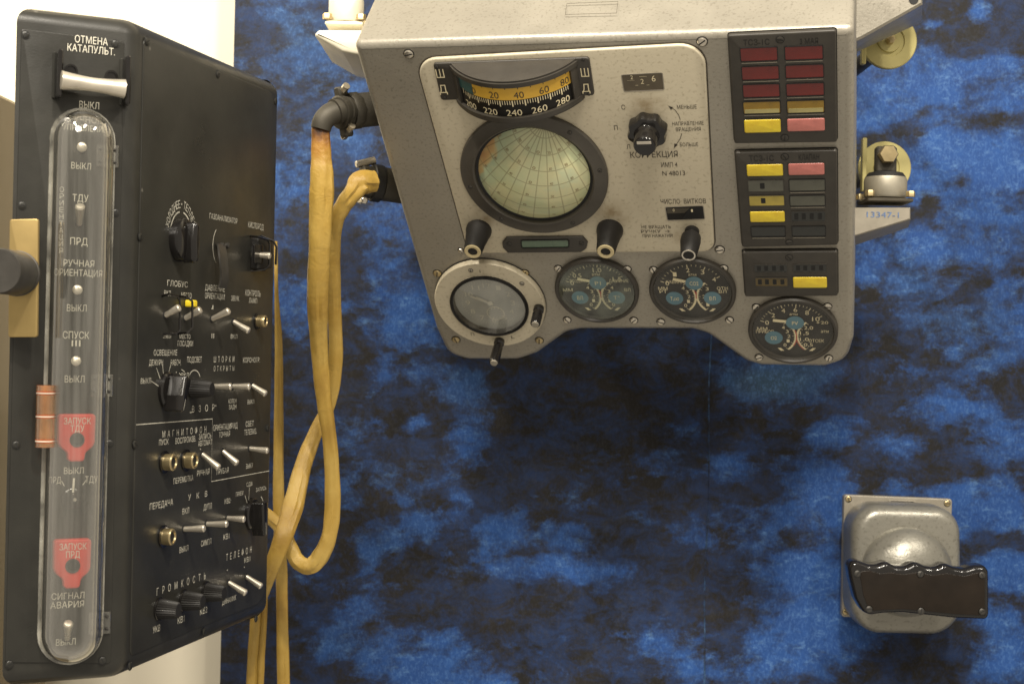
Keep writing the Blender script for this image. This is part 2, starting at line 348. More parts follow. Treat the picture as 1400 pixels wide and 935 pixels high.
def mesh(mb, name, sharp=35):
    me = bpy.data.meshes.new(name); me.from_pydata([tuple(v) for v in mb.v], [], mb.f); me.validate(); 
    for m_ in mb.mats: me.materials.append(M[m_])
    if len(me.polygons) == len(mb.mi): me.polygons.foreach_set('material_index', mb.mi)
    me.polygons.foreach_set('use_smooth', [True] * len(me.polygons)); me.update(); me.set_sharp_from_angle(angle=R(sharp)); return me
def link(o, W, parent=None):
    COL.objects.link(o); WM[o.name] = W.copy()
    if parent: o.parent = parent; o.matrix_local = WM[parent.name].inverted() @ W
    else: o.matrix_world = W
    return o
def obj(name, mb, W=Matrix.Identity(4), parent=None, label=None, sharp=35):
    o = bpy.data.objects.new(name, mb if isinstance(mb, bpy.types.Mesh) else mesh(mb, name, sharp)); link(o, W, parent)
    if label: o['label'] = label
    return o
def thing(name, W, label, cat, group=None):
    o = bpy.data.objects.new(name, None); o.empty_display_size = .02; link(o, W); tag(o, label, cat, group); return o
def tag(o, label, cat, group=None, kind=None):
    if label: o['label'] = label
    if cat: o['category'] = cat
    if group: o['group'] = group
    if kind: o['kind'] = kind
def T(x, y, z=0): return Matrix.Translation(Vector((x, y, z)))
def ptx(mb, fr, s, px, py, wpx, hpx, n=.0004, mt='white_lettering', rot=0):
    u, v = fr.px(px, py, n); ju, jv = fr.jac(u, v, n); mb.text(s, (u, v), wpx / abs(ju), hpx / abs(jv), n, mt, rot)
def pts(fr, L, n=0): return [fr.px(x, y, n) for x, y in L]
def smoothpath(P, k=8):
    P = [Vector(p) for p in P]; out = []
    for i in range(len(P) - 1):
        a, b, c, d = P[max(i - 1, 0)], P[i], P[i + 1], P[min(i + 2, len(P) - 1)]
        for j in range(k):
            t_ = j / k; out.append(.5 * ((2 * b) + (c - a) * t_ + (2 * a - 5 * b + 4 * c - d) * t_ ** 2 + (3 * b - a - 3 * c + d) * t_ ** 3))
    out.append(P[-1]); return out
def axisM(p, d, up=Vector((0, 0, 1))):            # local z along d
    z = Vector(d).normalized(); x = up.cross(z)
    if x.length < 1e-4: x = Vector((1, 0, 0))
    x.normalize(); y = z.cross(x); return Matrix(((x.x, y.x, z.x, p[0]), (x.y, y.y, z.y, p[1]), (x.z, y.z, z.z, p[2]), (0, 0, 0, 1)))

# ================================================================== SETTING: wall, plinth, board
mb = MB(); mb.X = yframe(1.72).M
mb.prism([(-3, -2.5), (3, -2.5), (3, 2.5), (-3, 2.5)], -.1, 0, 'wall_paint'); tag(obj('wall', mb), None, None, kind='structure')
mb = MB(); mb.box((-.66, 1.46, -.86), (.36, .30, 2.16), 'taupe_paint', .006)
tag(obj('plinth', mb), 'taupe painted plinth behind the left edge of the black control box', 'plinth')
BLOBS = [  # blue paint patches of the board: x, y, rx, ry, weight, teal
(1265,80,25,20,1,0),(1200,130,38,45,1,0),(1280,118,42,28,1,0),(1325,97,42,20,1,0),(1372,92,36,18,1,0),(1187,165,28,16,1,0),(1235,145,28,16,1,0),(1305,142,18,10,.8,0),(1380,130,45,25,1,0),
(1325,200,75,48,1.1,0),(1375,230,55,65,1.1,0),(1286,190,28,20,.9,0),(1265,258,32,22,.9,0),(1325,280,60,28,.9,0),(1340,10,12,16,.8,0),(1273,36,14,8,.7,0),(1347,172,32,15,-1,0),(1385,272,22,16,-1,0),(1272,275,12,20,-.7,0),
(1262,253,25,25,.7,0),(1192,343,28,28,.8,0),(1227,340,22,16,.7,0),(1257,320,28,16,.8,0),(1187,368,22,22,.7,0),(1250,390,40,28,.7,.3),(1280,345,25,28,.7,0),(1335,340,50,28,.7,0),(1385,430,40,45,.7,0),(1300,440,55,22,.6,.4),(1340,490,45,18,.7,.2),(1300,560,60,16,.5,0),(1372,610,45,28,.8,0),(1230,610,40,14,.5,0),
(1054,524,62,22,.8,1),(1100,505,40,16,.7,.9),(1142,587,32,22,.8,0),(938,585,26,13,.7,.2),(991,645,32,20,.8,0),(928,621,42,10,.6,.3),(1127,665,40,26,1,0),(1093,704,36,20,.9,0),(1015,728,55,30,.7,0),(1108,782,62,30,1,0),(1127,870,75,52,1.1,0),(1064,894,44,50,.9,0),
(772,733,38,18,.8,.1),(753,777,85,13,.7,0),(690,728,34,22,.7,0),(577,718,25,16,.8,.2),(575,897,80,36,1.1,0),(645,925,46,20,1,0),(520,748,34,30,.6,.2),(505,832,28,15,.7,.1),(898,880,34,16,.8,0),(942,894,32,26,.7,0),(782,655,26,20,.5,.3),(870,709,28,12,.6,.3),
(645,577,26,42,.7,0),(626,528,38,25,.8,0),(592,509,32,20,.8,0),(572,577,16,10,.8,0),(665,636,17,16,.8,0),(509,504,30,40,.6,0),(631,684,14,16,.6,0),(543,655,42,30,.5,.3),(470,880,40,30,.6,.2),
(450,100,130,110,.42,.35),(380,180,60,90,.45,.2),(420,40,70,40,.35,.5),(540,330,50,60,.7,0),(420,430,60,40,.6,0),(510,455,40,25,.6,0),(560,440,30,40,.8,0),(478,505,40,42,-.8,0),(400,560,20,60,-.6,0),(470,640,40,60,.35,.2),(590,440,24,50,.7,0),
(1136,698,22,30,.9,0),(1232,668,32,10,.6,0),(1334,682,62,30,1,0),(1307,706,24,26,.8,0),(1382,717,30,11,.8,0),(1133,757,18,17,.8,0),(1374,784,36,36,.9,0),(1366,843,38,42,.9,0),(1374,890,45,24,.9,0),(1147,872,32,32,.9,0),(1382,743,40,14,-.8,0),(1375,820,40,10,-.8,0),(1290,895,50,20,-.6,0),(1230,905,60,18,-.5,0),
(570,885,25,8,-.8,0),(700,830,180,25,-.5,0),(800,520,150,60,-.35,.6),(700,640,50,20,-.4,0)]
nx, nz = 230, 170; x0, z0 = WF.px(0, 935)[0], WF.px(700, 1100)[1]
bl, br, bb, bt = WF.px(311, 467)[0], 1.15, -.75, .75
vs = []; cols = []
bb_ = [(*WF.px(b[0], b[1]), b[2] / F * YB, b[3] / F * YB, b[4], b[5]) for b in BLOBS]
for j in range(nz + 1):
    for i in range(nx + 1):
        x = bl + (br - bl) * i / nx; z = bb + (bt - bb) * j / nz; vs.append((x, YB, z)); f = .225; te = 0; pos = 0
        for bx, bz, rx, rz, wt, tl in bb_:
            d = ((x - bx) / rx) ** 2 + ((z - bz) / rz) ** 2
            if d < 5: g = math.exp(-.55 * d * d * .5 - .15 * d); f += wt * .42 * g if wt < 0 else 0; pos = max(pos, wt * g); te = max(te, tl * g)
        f += pos * .58
        cols.append((max(0, min(1, f)), te, 0, 1))
fs = [(j * (nx + 1) + i, j * (nx + 1) + i + 1, (j + 1) * (nx + 1) + i + 1, (j + 1) * (nx + 1) + i) for j in range(nz) for i in range(nx)]
base = len(vs)
vs += [(bl, YB + .02, bb), (br, YB + .02, bb), (br, YB + .02, bt), (bl, YB + .02, bt)]; cols += [(.2, 0, 0, 1)] * 4
c0, c1, c2, c3 = 0, nx, nz * (nx + 1) + nx, nz * (nx + 1)
fs += [tuple([base] + [j * (nx + 1) for j in range(nz + 1)] + [base + 3]), tuple(list(range(nx + 1))[::-1] + [base, base + 1]), tuple([base + 3] + [c3 + i for i in range(nx + 1)] + [base + 2]), tuple([base + 1, base + 2] + [j * (nx + 1) + nx for j in range(nz, -1, -1)]), (base, base + 3, base + 2, base + 1)]
sx = WF.px(967, 700)[0]; b2 = len(vs)                                # crease where two sheets of the covering meet
for z in [bb + (bt - bb) * i / 40 for i in range(41)]:
    wob = .0012 * math.sin(z * 31) + .0008 * math.sin(z * 83); vs += [(sx - .0009 + wob, YB - .0002, z), (sx + wob, YB - .0006, z), (sx + .0009 + wob, YB - .0002, z)]; cols += [(.50, .8, 0, 1)] * 3
for i in range(40):
    for q in (0, 1): a_ = b2 + i * 3 + q; fs.append((a_, a_ + 1, a_ + 4, a_ + 3))
me = bpy.data.meshes.new('backdrop_board'); me.from_pydata(vs, [], fs); me.materials.append(M['mottled_board'])
ca = me.color_attributes.new('pigment', 'FLOAT_COLOR', 'POINT'); ca.data.foreach_set('color', [c for q in cols for c in q]); me.update()
o = bpy.data.objects.new('backdrop_board', me); link(o, Matrix.Identity(4)); tag(o, 'large backdrop board painted in mottled blue and black behind the instruments', 'backdrop board')
# ================================================================== CONTROL BOX (left)
vt = FF.px(178, 24)[1]; vb = FF.px(168, 928)[1]
LF = -FF.px(13, 480)[0]; LR = RF.px(373.5, 480)[0]
BW = FF.M.copy(); BW.translation = FF.w(0, vb, 0)
box = thing('control_box', BW, 'tall black control box with toggle switches, knobs and a clear tube cover', 'control box')
plan = [(0, 0), (RF.u.x * LR, RF.u.y * LR), (RF.u.x * LR - .10, RF.u.y * LR + .03), (-FF.u.x * LF - .05, -FF.u.y * LF + .16), (-FF.u.x * LF, -FF.u.y * LF)]
bm = bmesh.new()
lo = [bm.verts.new((BC.x + p[0], BC.y + p[1], BC.z + vb)) for p in plan]; hi = [bm.verts.new((BC.x + p[0], BC.y + p[1], BC.z + vt)) for p in plan]
bm.faces.new(lo); bm.faces.new(hi[::-1])
for i in range(5): j = (i + 1) % 5; bm.faces.new((lo[j], lo[i], hi[i], hi[j]))
bmesh.ops.recalc_face_normals(bm, faces=bm.faces)
bm.edges.ensure_lookup_table()
def ed(a, b): return [e for e in bm.edges if set(e.verts) == {a, b}][0]
bmesh.ops.bevel(bm, geom=[ed(lo[1], hi[1])], offset=.004, segments=3, affect='EDGES', profile=.5)
tb = [e for e in bm.edges if (all(abs(v.co.z - BC.z - vt) < 1e-5 for v in e.verts) or all(abs(v.co.z - BC.z - vb) < 1e-5 for v in e.verts))]
vv = [e for e in bm.edges if e.verts[0].co.xy == e.verts[1].co.xy and (e.verts[0].co.xy - Vector((BC.x, BC.y))).length < 1e-4] 
bmesh.ops.bevel(bm, geom=tb + vv, offset=.011, segments=6, affect='EDGES', profile=.5)
for v in bm.verts: v.co = v.co - BC
bod = MB(); ids = {}
for v in bm.verts: ids[v.index] = None
bm.verts.index_update()
for v in bm.verts: bod.v.append(v.co.copy())
for f in bm.faces: bod.face([v.index for v in f.verts], 'black_enamel')
bm.free()
obj('body', bod, Matrix.Translation(BC), box, sharp=60)
# ---- narrow face plate with engraved lettering
fp = MB()
pl = roundpoly(pts(FF, [(29, 40), (170, 57), (151, 906), (7, 905)]), .002)
fp.prism(pl, -.0006, .0008, 'black_enamel', .0004); N = .0010
for s, x, y, ww, hh in (('ОТМЕНА', 125, 55.5, 45, 10), ('КАТАПУЛЬТ.', 125, 68, 65, 10), ('ВЫКЛ', 122, 144, 27, 9.5), ('РУЧНОЕ', 117, 164, 44, 8.2), ('УПРАВЛЕНИЕ', 116, 175.5, 60, 8.2), ('ВЫКЛ', 111, 227, 27, 9),
                        ('ТДУ', 110, 271, 22, 10), ('ПРД', 108, 330, 24, 10), ('РУЧНАЯ', 108, 360, 42, 9.3), ('ОРИЕНТАЦИЯ', 107, 373, 66, 9.3), ('ВЫКЛ', 105, 421, 27, 9.5), ('СПУСК', 104, 458, 36, 10), ('III', 104, 469, 12, 9),
                        ('ВЫКЛ', 102, 518, 27, 9.5), ('ВЫКЛ', 101, 643, 27, 9), ('ПРД', 75, 656, 17, 9), ('ТДУ', 125, 655, 17, 9), ('СИГНАЛ', 93, 814, 45, 9), ('АВАРИЯ', 92, 826, 46, 9), ('ВЫКЛ', 90, 877, 27, 9)):
    ptx(fp, FF, s, x, y, ww, hh, N)
for i, ch in enumerate('ОРИЕНТАЦИЯ'): ptx(fp, FF, ch, 84.5 - i * .15, 259 + i * 9.3, 6, 7.2, N)
for a, b in (((84, 657), (88, 664)), ((118, 656), (113, 663))): fp.stroke(pts(FF, [a, b], N), .0005, N, 'white_lettering')
for x, y in ((35, 48), (12.5, 908), (140, 902.5), (30, 281), (22, 608), (158, 291), (150, 606), (158, 60)):
    u, v = FF.px(x, y, .001); fp.screw(u, v, .001, .0022, 'black_enamel', h=.0008)
obj('front_plate', fp, FF.M, box)
def lever(mb, p0, p1, r0=.0019, r1=.0027, mt='pale_metal'):
    d = p1 - p0; L = d.length; old = mb.X; mb.X = old @ axisM(p0, d)
    mb.lathe([(r0, 0), (r0 * 1.05, L * .3), (r1, L * .85), (r1 * 1.02, L * .93), (r1 * .75, L * .985), (r1 * .3, L)], mt, k=14); mb.X = old
def toggle(fr, b, tip, name='toggle_switch', r1=.0026, collar='shadow_black', tipmt='pale_metal', label=None):
    p0, p1 = fr.lift(*b, *tip, n0=.001) if fr is RF else (Vector((*fr.px(*b, .001), .001)), Vector((*fr.px(*tip, .013), .013)))
    t_ = MB(); t_.lathe([(.0031, -.0002), (.0031, .0006), (.0022, .0012), (.0018, .0009)], collar, (p0.x, p0.y, 0), 20)
    o_ = obj(name, t_, fr.M, box, label)
    l_ = MB(); lever(l_, p0, p1, r1=r1, mt=tipmt); obj('lever', l_, fr.M, o_)
for b, tp in (((112, 205), (112, 201)), ((108.5, 306), (109.5, 281)), ((106, 399), (106, 396)), ((104.5, 497), (104, 493)), ((92, 872), (93.5, 851))):
    toggle(FF, b, tp, r1=.0031)
# ---- ejection cancel handle: two ears and a waisted bar
ears = []
for x0_, y0_, y1_ in ((78, 71, 136), (170, 80, 146)):
    h = MB()
    a = Vector((*FF.px(x0_, y0_, .001), .001)); b = Vector((*FF.px(x0_, y1_, .001), .001)); c_ = (a + b) / 2; L = (a - b).length
    h.box((c_.x, c_.y, .0065), (.0032, L, .013), 'black_bakelite', .002); h.box((c_.x, c_.y, .0015), (.006, L * .98, .002), 'black_enamel', .001)
    for e in (a, b): h.screw(c_.x, e.y + (.004 if e is b else -.004), .0025, .0013, 'black_enamel')
    ears.append(h)
hb = MB(); a = Vector((*FF.px(83, 110, .012), .012)); b = Vector((*FF.px(170, 122, .012), .012)); L = (b - a).length
hb.X = axisM(a, b - a); rr = []
for i in range(15):
    s_ = i / 14; r_ = .0044 + .0018 * abs(2 * s_ - 1) ** 1.6; rr.append((r_, L * s_))
hb.lathe([(.004, -.0005)] + rr + [(.004, L + .0005)], 'pale_metal', k=28); ho = obj('cancel_handle', hb, FF.M, box)
for e_ in ears: obj('ear', e_, FF.M, ho)
for x, y in ((97, 97), (152, 105)): hb = MB(); u, v = FF.px(x, y, .001); hb.lathe([(.0042, .0008), (.0042, .0016), (.003, .0017), (.0028, .0009)], 'black_bakelite', (u, v, 0), 24); obj('pivot_boss', hb, FF.M, ho)
# ---- guarded start keys (red lids)
def redlid(xc, y0_, y1_, l1, l2, holey, label):
    u0, v0 = FF.px(xc, (y0_ + y1_) / 2, .006); ju, jv = FF.jac(u0, v0, .006); W_ = 25.5 / ju; H = (y1_ - y0_) / jv
    o_ = [(-W_, H * .5), (W_, H * .5), (W_ * .98, -H * .16), (W_ * .52, -H * .30), (W_ * .46, -H * .36), (W_ * .42, -H * .5), (-W_ * .42, -H * .5), (-W_ * .46, -H * .36), (-W_ * .52, -H * .30), (-W_ * .98, -H * .16)]
    pl_ = roundpoly(o_, [.0022, .0022, .0075, .004, .003, .004, .004, .003, .004, .0075], 6)
    m_ = MB(); m_.prism(pl_, -.006, .001, 'red_plastic', .0012, 3); 
    m_.lathe([(.0047, .0009), (.0046, .0016), (.0036, .0016), (.0034, .00115)], 'knurled_dark', (0, H * (.5 - (holey - y0_) / (y1_ - y0_)), 0), 28)
    m_.lathe([(.0034, .0012), (.0005, .0013)], 'shadow_black', (0, H * (.5 - (holey - y0_) / (y1_ - y0_)), 0), 28)
    m_.text(l1, (0, H * .36), W_ * 1.45, .0042, .00115, 'white_lettering'); m_.text(l2, (0, H * .20), W_ * .75, .0042, .00115, 'white_lettering')
    obj('red_guard', m_, FF.M @ T(u0, v0, .006), box, label)
redlid(105, 566, 631, 'ЗАПУСК', 'ТДУ', 601, 'upper red guard reading ЗАПУСК ТДУ')
redlid(99, 737, 804, 'ЗАПУСК', 'ПРД', 773, 'lower red guard reading ЗАПУСК ПРД')
# selector with pointer between the guards
s_ = MB(); u, v = FF.px(98.5, 681, .001); s_.lathe([(.0068, .0006), (.0068, .0025), (.0055, .0034), (.0036, .0036), (.0034, .009), (.0026, .0096)], 'black_bakelite', (u, v, 0), 28)
s_.lathe([(.0012, .0096), (.0011, .0102)], 'steel', (u, v, 0), 12); u2, v2 = FF.px(100, 653, N); s_.stroke([(u, v + .004), (u2, v2)], .0013, .0036, 'white_lettering')
obj('selector_knob', s_, FF.M, box)
# ---- clear tube cover: half-round trough with domed ends
tc = MB(); ta = Vector(FF.px(113.5, 163, .001)); tb_ = Vector(FF.px(95, 893, .001)); rw = 41.5 / FF.jac(*FF.px(104, 500), 0)[0]
ax = (ta - tb_).normalized(); qx = Vector((ax.y, -ax.x)); c0_, c1_ = tb_ + ax * rw * .72, ta - ax * rw * .72; dep = .020
def shell(mb, r, d_, n0, mt):
    K, S = 14, 24; rows = []
    stations = [(-PI / 2 + PI / 2 * i / 9, 0) for i in range(10)] + [(0, j / S) for j in range(1, S)] + [(PI / 2 * i / 9, 1) for i in range(10)]
    for th, s in stations:
        cc = c0_ + (c1_ - c0_) * s; off = r * math.sin(th); rad_ = max(r * math.cos(th), 1e-4); row = []
        for k_ in range(K + 1):
            ph = PI * k_ / K; sq = math.sin(ph); x_ = -math.cos(ph) * rad_; z_ = d_ * (sq ** .7) * (max(math.cos(th), 1e-4) ** .8)
            row.append(mb.pt((cc.x + qx.x * x_ + ax.x * off, cc.y + qx.y * x_ + ax.y * off, n0 + z_)))
        rows.append(row)
    for a_, b_ in zip(rows, rows[1:]):
        for i in range(K): mb.face((a_[i], a_[i + 1], b_[i + 1], b_[i]), mt)
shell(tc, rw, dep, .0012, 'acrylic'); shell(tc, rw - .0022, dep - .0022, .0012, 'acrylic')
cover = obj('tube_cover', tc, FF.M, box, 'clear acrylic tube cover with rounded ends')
rm = MB()
def stad(r): 
    out = []
    for i in range(13): th = PI * i / 12; p = c1_ + qx * (r * math.cos(th)) + ax * (r * math.sin(th)); out.append(tuple(p))
    for i in range(13): th = PI + PI * i / 12; p = c0_ + qx * (r * math.cos(th)) + ax * (r * math.sin(th)); out.append(tuple(p))
    return out
rm.frame(stad(rw + .0016), stad(rw - .0008), .0008, .0028, 'acrylic_edge'); obj('rim', rm, FF.M, cover)
for x, y in ((148, 213), (140, 527), (137, 852)):
    hg = MB(); u, v = FF.px(x, y, .004); hg.X = Matrix.Translation((u, v, .004)) @ Matrix.Rotation(PI / 2, 4, 'X')
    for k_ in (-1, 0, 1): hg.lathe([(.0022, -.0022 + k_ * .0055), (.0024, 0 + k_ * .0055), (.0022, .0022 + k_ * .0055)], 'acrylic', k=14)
    hg.lathe([(.0009, -.009), (.0009, .009)], 'knurled_dark', k=10); hg.X = Matrix.Identity(4)
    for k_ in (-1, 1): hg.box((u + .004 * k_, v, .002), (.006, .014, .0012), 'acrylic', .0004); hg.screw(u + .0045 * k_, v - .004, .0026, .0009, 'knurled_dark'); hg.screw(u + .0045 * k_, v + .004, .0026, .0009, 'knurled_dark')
    obj('hinge', hg, FF.M, cover)
tab = MB(); u, v = FF.px(61.5, 569, .010); L = 84 / FF.jac(u, v, .01)[1]; tab.X = Matrix.Translation((u, v, .010)) @ Matrix.Rotation(-PI / 2, 4, 'X')
rt = 12.5 / FF.jac(u, v, .01)[0]
tab.lathe([(rt, -L / 2), (rt, L / 2)], 'red_acrylic', k=28, cap0=False, cap1=False); tab.lathe([(rt * .62, -L / 2), (rt * .62, L / 2)], 'red_acrylic', k=24, cap0=False, cap1=False)
tab.lathe([(rt, -L / 2), (rt * .62, -L / 2)], 'orange_acrylic', k=24, cap0=False, cap1=False); tab.lathe([(rt * .62, L / 2), (rt, L / 2)], 'orange_acrylic', k=24, cap0=False, cap1=False)
for q in (-.40, 0, .38): tab.lathe([(rt * 1.01, L * q - .0012), (rt * 1.01, L * q + .0012)], 'orange_acrylic', k=28, cap0=False, cap1=False); tab.lathe([(rt * .63, L * q - .0004), (rt * 1.015, L * q - .0004), (rt * 1.015, L * q + .0003), (rt * .63, L * q + .0003)], 'white_lettering', k=28, cap0=False, cap1=False)
obj('finger_tab', tab, FF.M, cover, 'clear finger tab with orange red bands')
# ---- brass latch at the left edge
yl = yframe(.955); lt = MB(); lt.prism(roundpoly(pts(yl, [(13, 300), (52, 299), (50.5, 461), (11, 461)]), .0016), -.003, 0, 'latch_brass', .0006)
lo_ = obj('latch_plate', lt, yl.M, box, 'flat brass plate at the left edge')
lk = MB(); u, v = yl.px(24, 374); lk.lathe([(.0142, 0), (.0142, .002), (.0136, .0024), (.0138, .004), (.0138, .034), (.0130, .0352), (.002, .0352)], 'knurled_dark', (u, v, 0), 40); obj('latch_knob', lk, yl.M, lo_)
# ---- broad face plate with engraved lettering
rp = MB(); RN = .0008
P_ = [RF.px(191, 40), RF.px(373, 141), RF.px(358, 829), RF.px(173, 917)]
L0 = .0115; rp.prism(roundpoly([(L0, vt - .011), (LR - .006, vt - .011), (LR - .006, vb + .013), (L0, vb + .013)], [.004, .018, .018, .004], 8), -.0006, .0006, 'black_enamel', .0004)
for s, x, y, ww, hh in (('ГАЗОАНАЛИЗАТОР', 306, 299, 38, 7.5), ('КИСЛОРОД', 350, 309, 21, 8), ('ГЛОБУС', 243, 388, 28, 8), ('ВКЛ', 229, 401, 9, 7.5), ('МЕСТО', 255, 404, 14, 7.5), ('ЗЕМЛЯ', 228.5, 459.5, 11, 6), ('МЕСТО', 253, 460, 15, 6), ('ПОСАДКИ', 253.5, 469.5, 21, 7.5),
    ('ДАВЛЕНИЕ', 294, 394, 27, 8), ('ОРИЕНТАЦИИ', 294, 405, 27, 8), ('I', 291, 420, 1.2, 6), ('II', 291, 459, 3.5, 7), ('ЗВУК', 321.5, 408, 11, 7), ('ВКЛ', 320, 460, 9, 6), ('КОНТРОЛЬ', 346, 401, 21, 8), ('ЛАМП', 346, 411, 11, 7),
    ('ОСВЕЩЕНИЕ', 226.5, 482, 32, 8), ('ДЕЖУРН', 213.5, 495.5, 19, 8), ('РАБОЧ.', 240.5, 495.5, 14, 8), ('ВЫКЛ', 199.5, 520.5, 14, 7.5), ('ВКЛ', 253, 513, 10, 7), ('ПОДСВЕТ', 266, 491.5, 20, 8), ('Ш  Т  О  Р  К  И', 306.5, 491, 28, 8), ('О  Т  К  Р  Ы  Т  Ы', 306.5, 503.5, 28, 7), ('КОРОНОГР.', 344, 492, 23, 7),
    ('КОЛОН', 318, 548, 11, 6), ('ЗАДН', 318, 556, 10, 6), ('ВЫКЛ', 343, 549, 9, 6), ('„В   З   О   Р“', 278, 558, 36, 9),
    ('М  А  Г  Н  И  Т  О  Ф  О  Н', 253, 590, 60, 9), ('ПУСК', 224, 604, 13, 8), ('ВОСПРОИЗВ.', 254, 601, 28, 8), ('ЗАПИСЬ', 280.5, 596, 17, 7.5), ('АВТОМАТ', 280.5, 605, 19, 7.5), ('ПЕРЕМОТКА', 251, 655, 27, 8), ('РУЧНАЯ', 278, 645.5, 17, 8),
    ('ОРИЕНТАЦИЯ ИД', 308.5, 583, 33, 8), ('ТОЧНАЯ', 307, 593.5, 15, 7.5), ('ГРУБАЯ', 304.5, 643.5, 16, 7.5), ('СВЕТ', 341.5, 579, 11, 7.5), ('ТЕЛЕВИЗ.', 342.5, 590, 17, 7.5), ('ВЫКЛ', 341, 636.5, 9, 6.5),
    ('ПЕРЕДАЧА', 221, 689, 32, 9), ('У    К    В', 270.5, 677, 26, 8), ('ВКЛ', 254, 698, 9, 8), ('ДУПЛ', 284, 692, 11, 8), ('КВ2', 311, 684.5, 8, 7), ('ПРИЕМ', 327.5, 674.5, 10, 6), ('СДВ', 341, 661.5, 8, 5.5), ('ЗАПИСЬ', 357, 668, 14, 5.5), ('ВЫКЛ', 251.5, 750, 12, 8), ('СИМПЛ', 282, 741, 14, 8), ('КВ1', 309.5, 733, 8, 7.5),
    ('Т  Е  Л  Е  Ф  О  Н', 327, 756, 35, 9), ('КВ1', 338, 764.5, 8, 7), ('ДИНАМИК', 313.5, 819.5, 19, 7), ('Г   Р   О   М   К   О   С   Т   Ь', 249, 797, 67, 10), ('УКВ', 214, 859, 10, 9), ('КВ1', 247.5, 846.5, 9, 9), ('КВ2', 278.5, 834, 10, 9)):
    ptx(rp, RF, s, x, y, ww, hh, RN, 'worn_lettering')
for L_ in ([(186, 580.5), (290.5, 572.5), (289, 658), (368, 643.5)], [(236, 503), (243, 492 + 12)][:0] or [(214, 503), (219.5, 519)], [(222, 497), (224, 516)], [(233.5, 499), (229, 515)], [(207, 521), (217, 528)], [(245, 510), (249, 514)], [(335, 677), (338, 688)], [(341, 666), (340, 684)]):
    rp.stroke(pts(RF, L_, RN), .0006, RN, 'worn_lettering')
def parc(cx_, cy_, w_, h_, a0, a1, wd=.0008):
    rp.stroke(pts(RF, [(cx_ + w_ * math.cos(a0 + (a1 - a0) * i / 14), cy_ - h_ * math.sin(a0 + (a1 - a0) * i / 14)) for i in range(15)], RN), wd, RN, 'worn_lettering')
ku, kv = RF.px(247.5, 323, RN); ju, jv = RF.jac(ku, kv, RN); kr = 33 / jv
for a0, a1 in ((R(100), R(172)), (R(8), R(80))): rp.arc(ku, kv, kr, a0, a1, .0011, RN, 'worn_lettering')
rp.lathe([(.0007, RN), (.0001, RN + .0001)], 'worn_lettering', (ku, kv + kr * 1.32, 0), 8)
for word, a0, a1 in (('ХОЛОДНЕЕ', 163, 100), ('ТЕПЛЕЕ', 78, 26)):
    for i, ch in enumerate(word):
        a = R(a0 + (a1 - a0) * i / (len(word) - 1)); rp.text(ch, (ku + kr * 1.32 * math.cos(a), kv + kr * 1.32 * math.sin(a)), .0030, .0055, RN, 'worn_lettering', a - PI / 2)
parc(300, 337, 9, 26, R(118), R(240)); parc(266, 520, 8, 14, R(20), R(150)); parc(350, 700, 12, 26, R(-25), R(55)); parc(246, 520, 10, 15, R(50), R(80), .0006)
for x, y in ((289.5, 422), (274, 614), (311, 779), (334, 775), (241, 509), (332, 806)): u, v = RF.px(x, y, RN); rp.lathe([(.0006, RN), (.0001, RN + .0001)], 'worn_lettering', (u, v, 0), 8)
for x, y in ((201, 57), (298, 102), (192, 324), (184.5, 607), (279, 863), (178, 910), (377, 139), (366, 585), (350, 845)):
    u, v = RF.px(x, y, RN); rp.screw(min(u, LR - .008), v, .0006, .0026, 'black_enamel', h=.0009)
obj('side_plate', rp, RF.M, box)
for b, tp in (((226, 431), (246, 420)), ((253, 435), (275, 423)), ((290, 436), (314, 424.5)), ((319.5, 440), (341, 453)), ((291, 528), (317, 528.5)), ((319, 528), (342, 528.5)), ((345, 527), (364, 539)), ((276.5, 621), (300, 640)),
              ((305, 617), (325, 634)), ((342, 613), (367, 616)), ((252, 723), (280.5, 722)), ((283, 716), (311.5, 716)), ((311, 708), (335, 709.5)), ((313, 796), (337, 811)), ((337, 788), (358, 802))):
    toggle(RF, b, tp)
toggle(RF, (346, 348), (370, 350), collar='dull_olive')
g = MB()                                             # wire guards round the globe toggles and the oxygen switch
def wire(P, up_n, r=.0009): g.tube([Vector((*RF.px(x, y, n_), n_)) for x, y, n_ in P], r, 'black_bakelite', 8)
for L_ in ([(221, 405, 0), (231, 402, .009), (243, 405, .010), (246, 412, .010), (246, 452, .010), (240, 456, .009), (222, 457, 0)], [(242, 405, 0), (255, 406, .010), (263, 412, .011), (263, 448, .011), (256, 455, .010), (243, 456, 0)]): wire(L_, 0)
obj('wire_guard', g, RF.M, box)
g = MB()
wire([(341, 323, 0), (352, 324, .008), (366, 328, .010), (369, 334, .010), (368, 362, .010), (362, 369, .008), (342, 370, 0)], 0); wire([(356, 322, 0), (374, 330, .010), (378, 338, .011), (377, 362, .010)], 0)
obj('wire_guard', g, RF.M, box)
g = MB(); g.prism(roundpoly(pts(RF, [(343, 325), (363, 328), (362, 367), (342, 368)]), .0015), .0006, .0065, 'black_plastic', .0012); g.prism(roundpoly(pts(RF, [(347, 334), (359, 335), (359, 360), (347, 360)], .0065), .001), .006, .0072, 'black_bakelite', .0004); obj('switch_block', g, RF.M, box)
def rknob(name, prof, mt, x, y, tipmt=None, k=36, label=None, n0=.0006):
    m_ = MB(); u, v = RF.px(x, y, n0); m_.lathe([(r_, z_) for r_, z_ in prof], mt, (0, 0, 0), k); return obj(name, m_, RF.M @ T(u, v, n0), box, label), m_
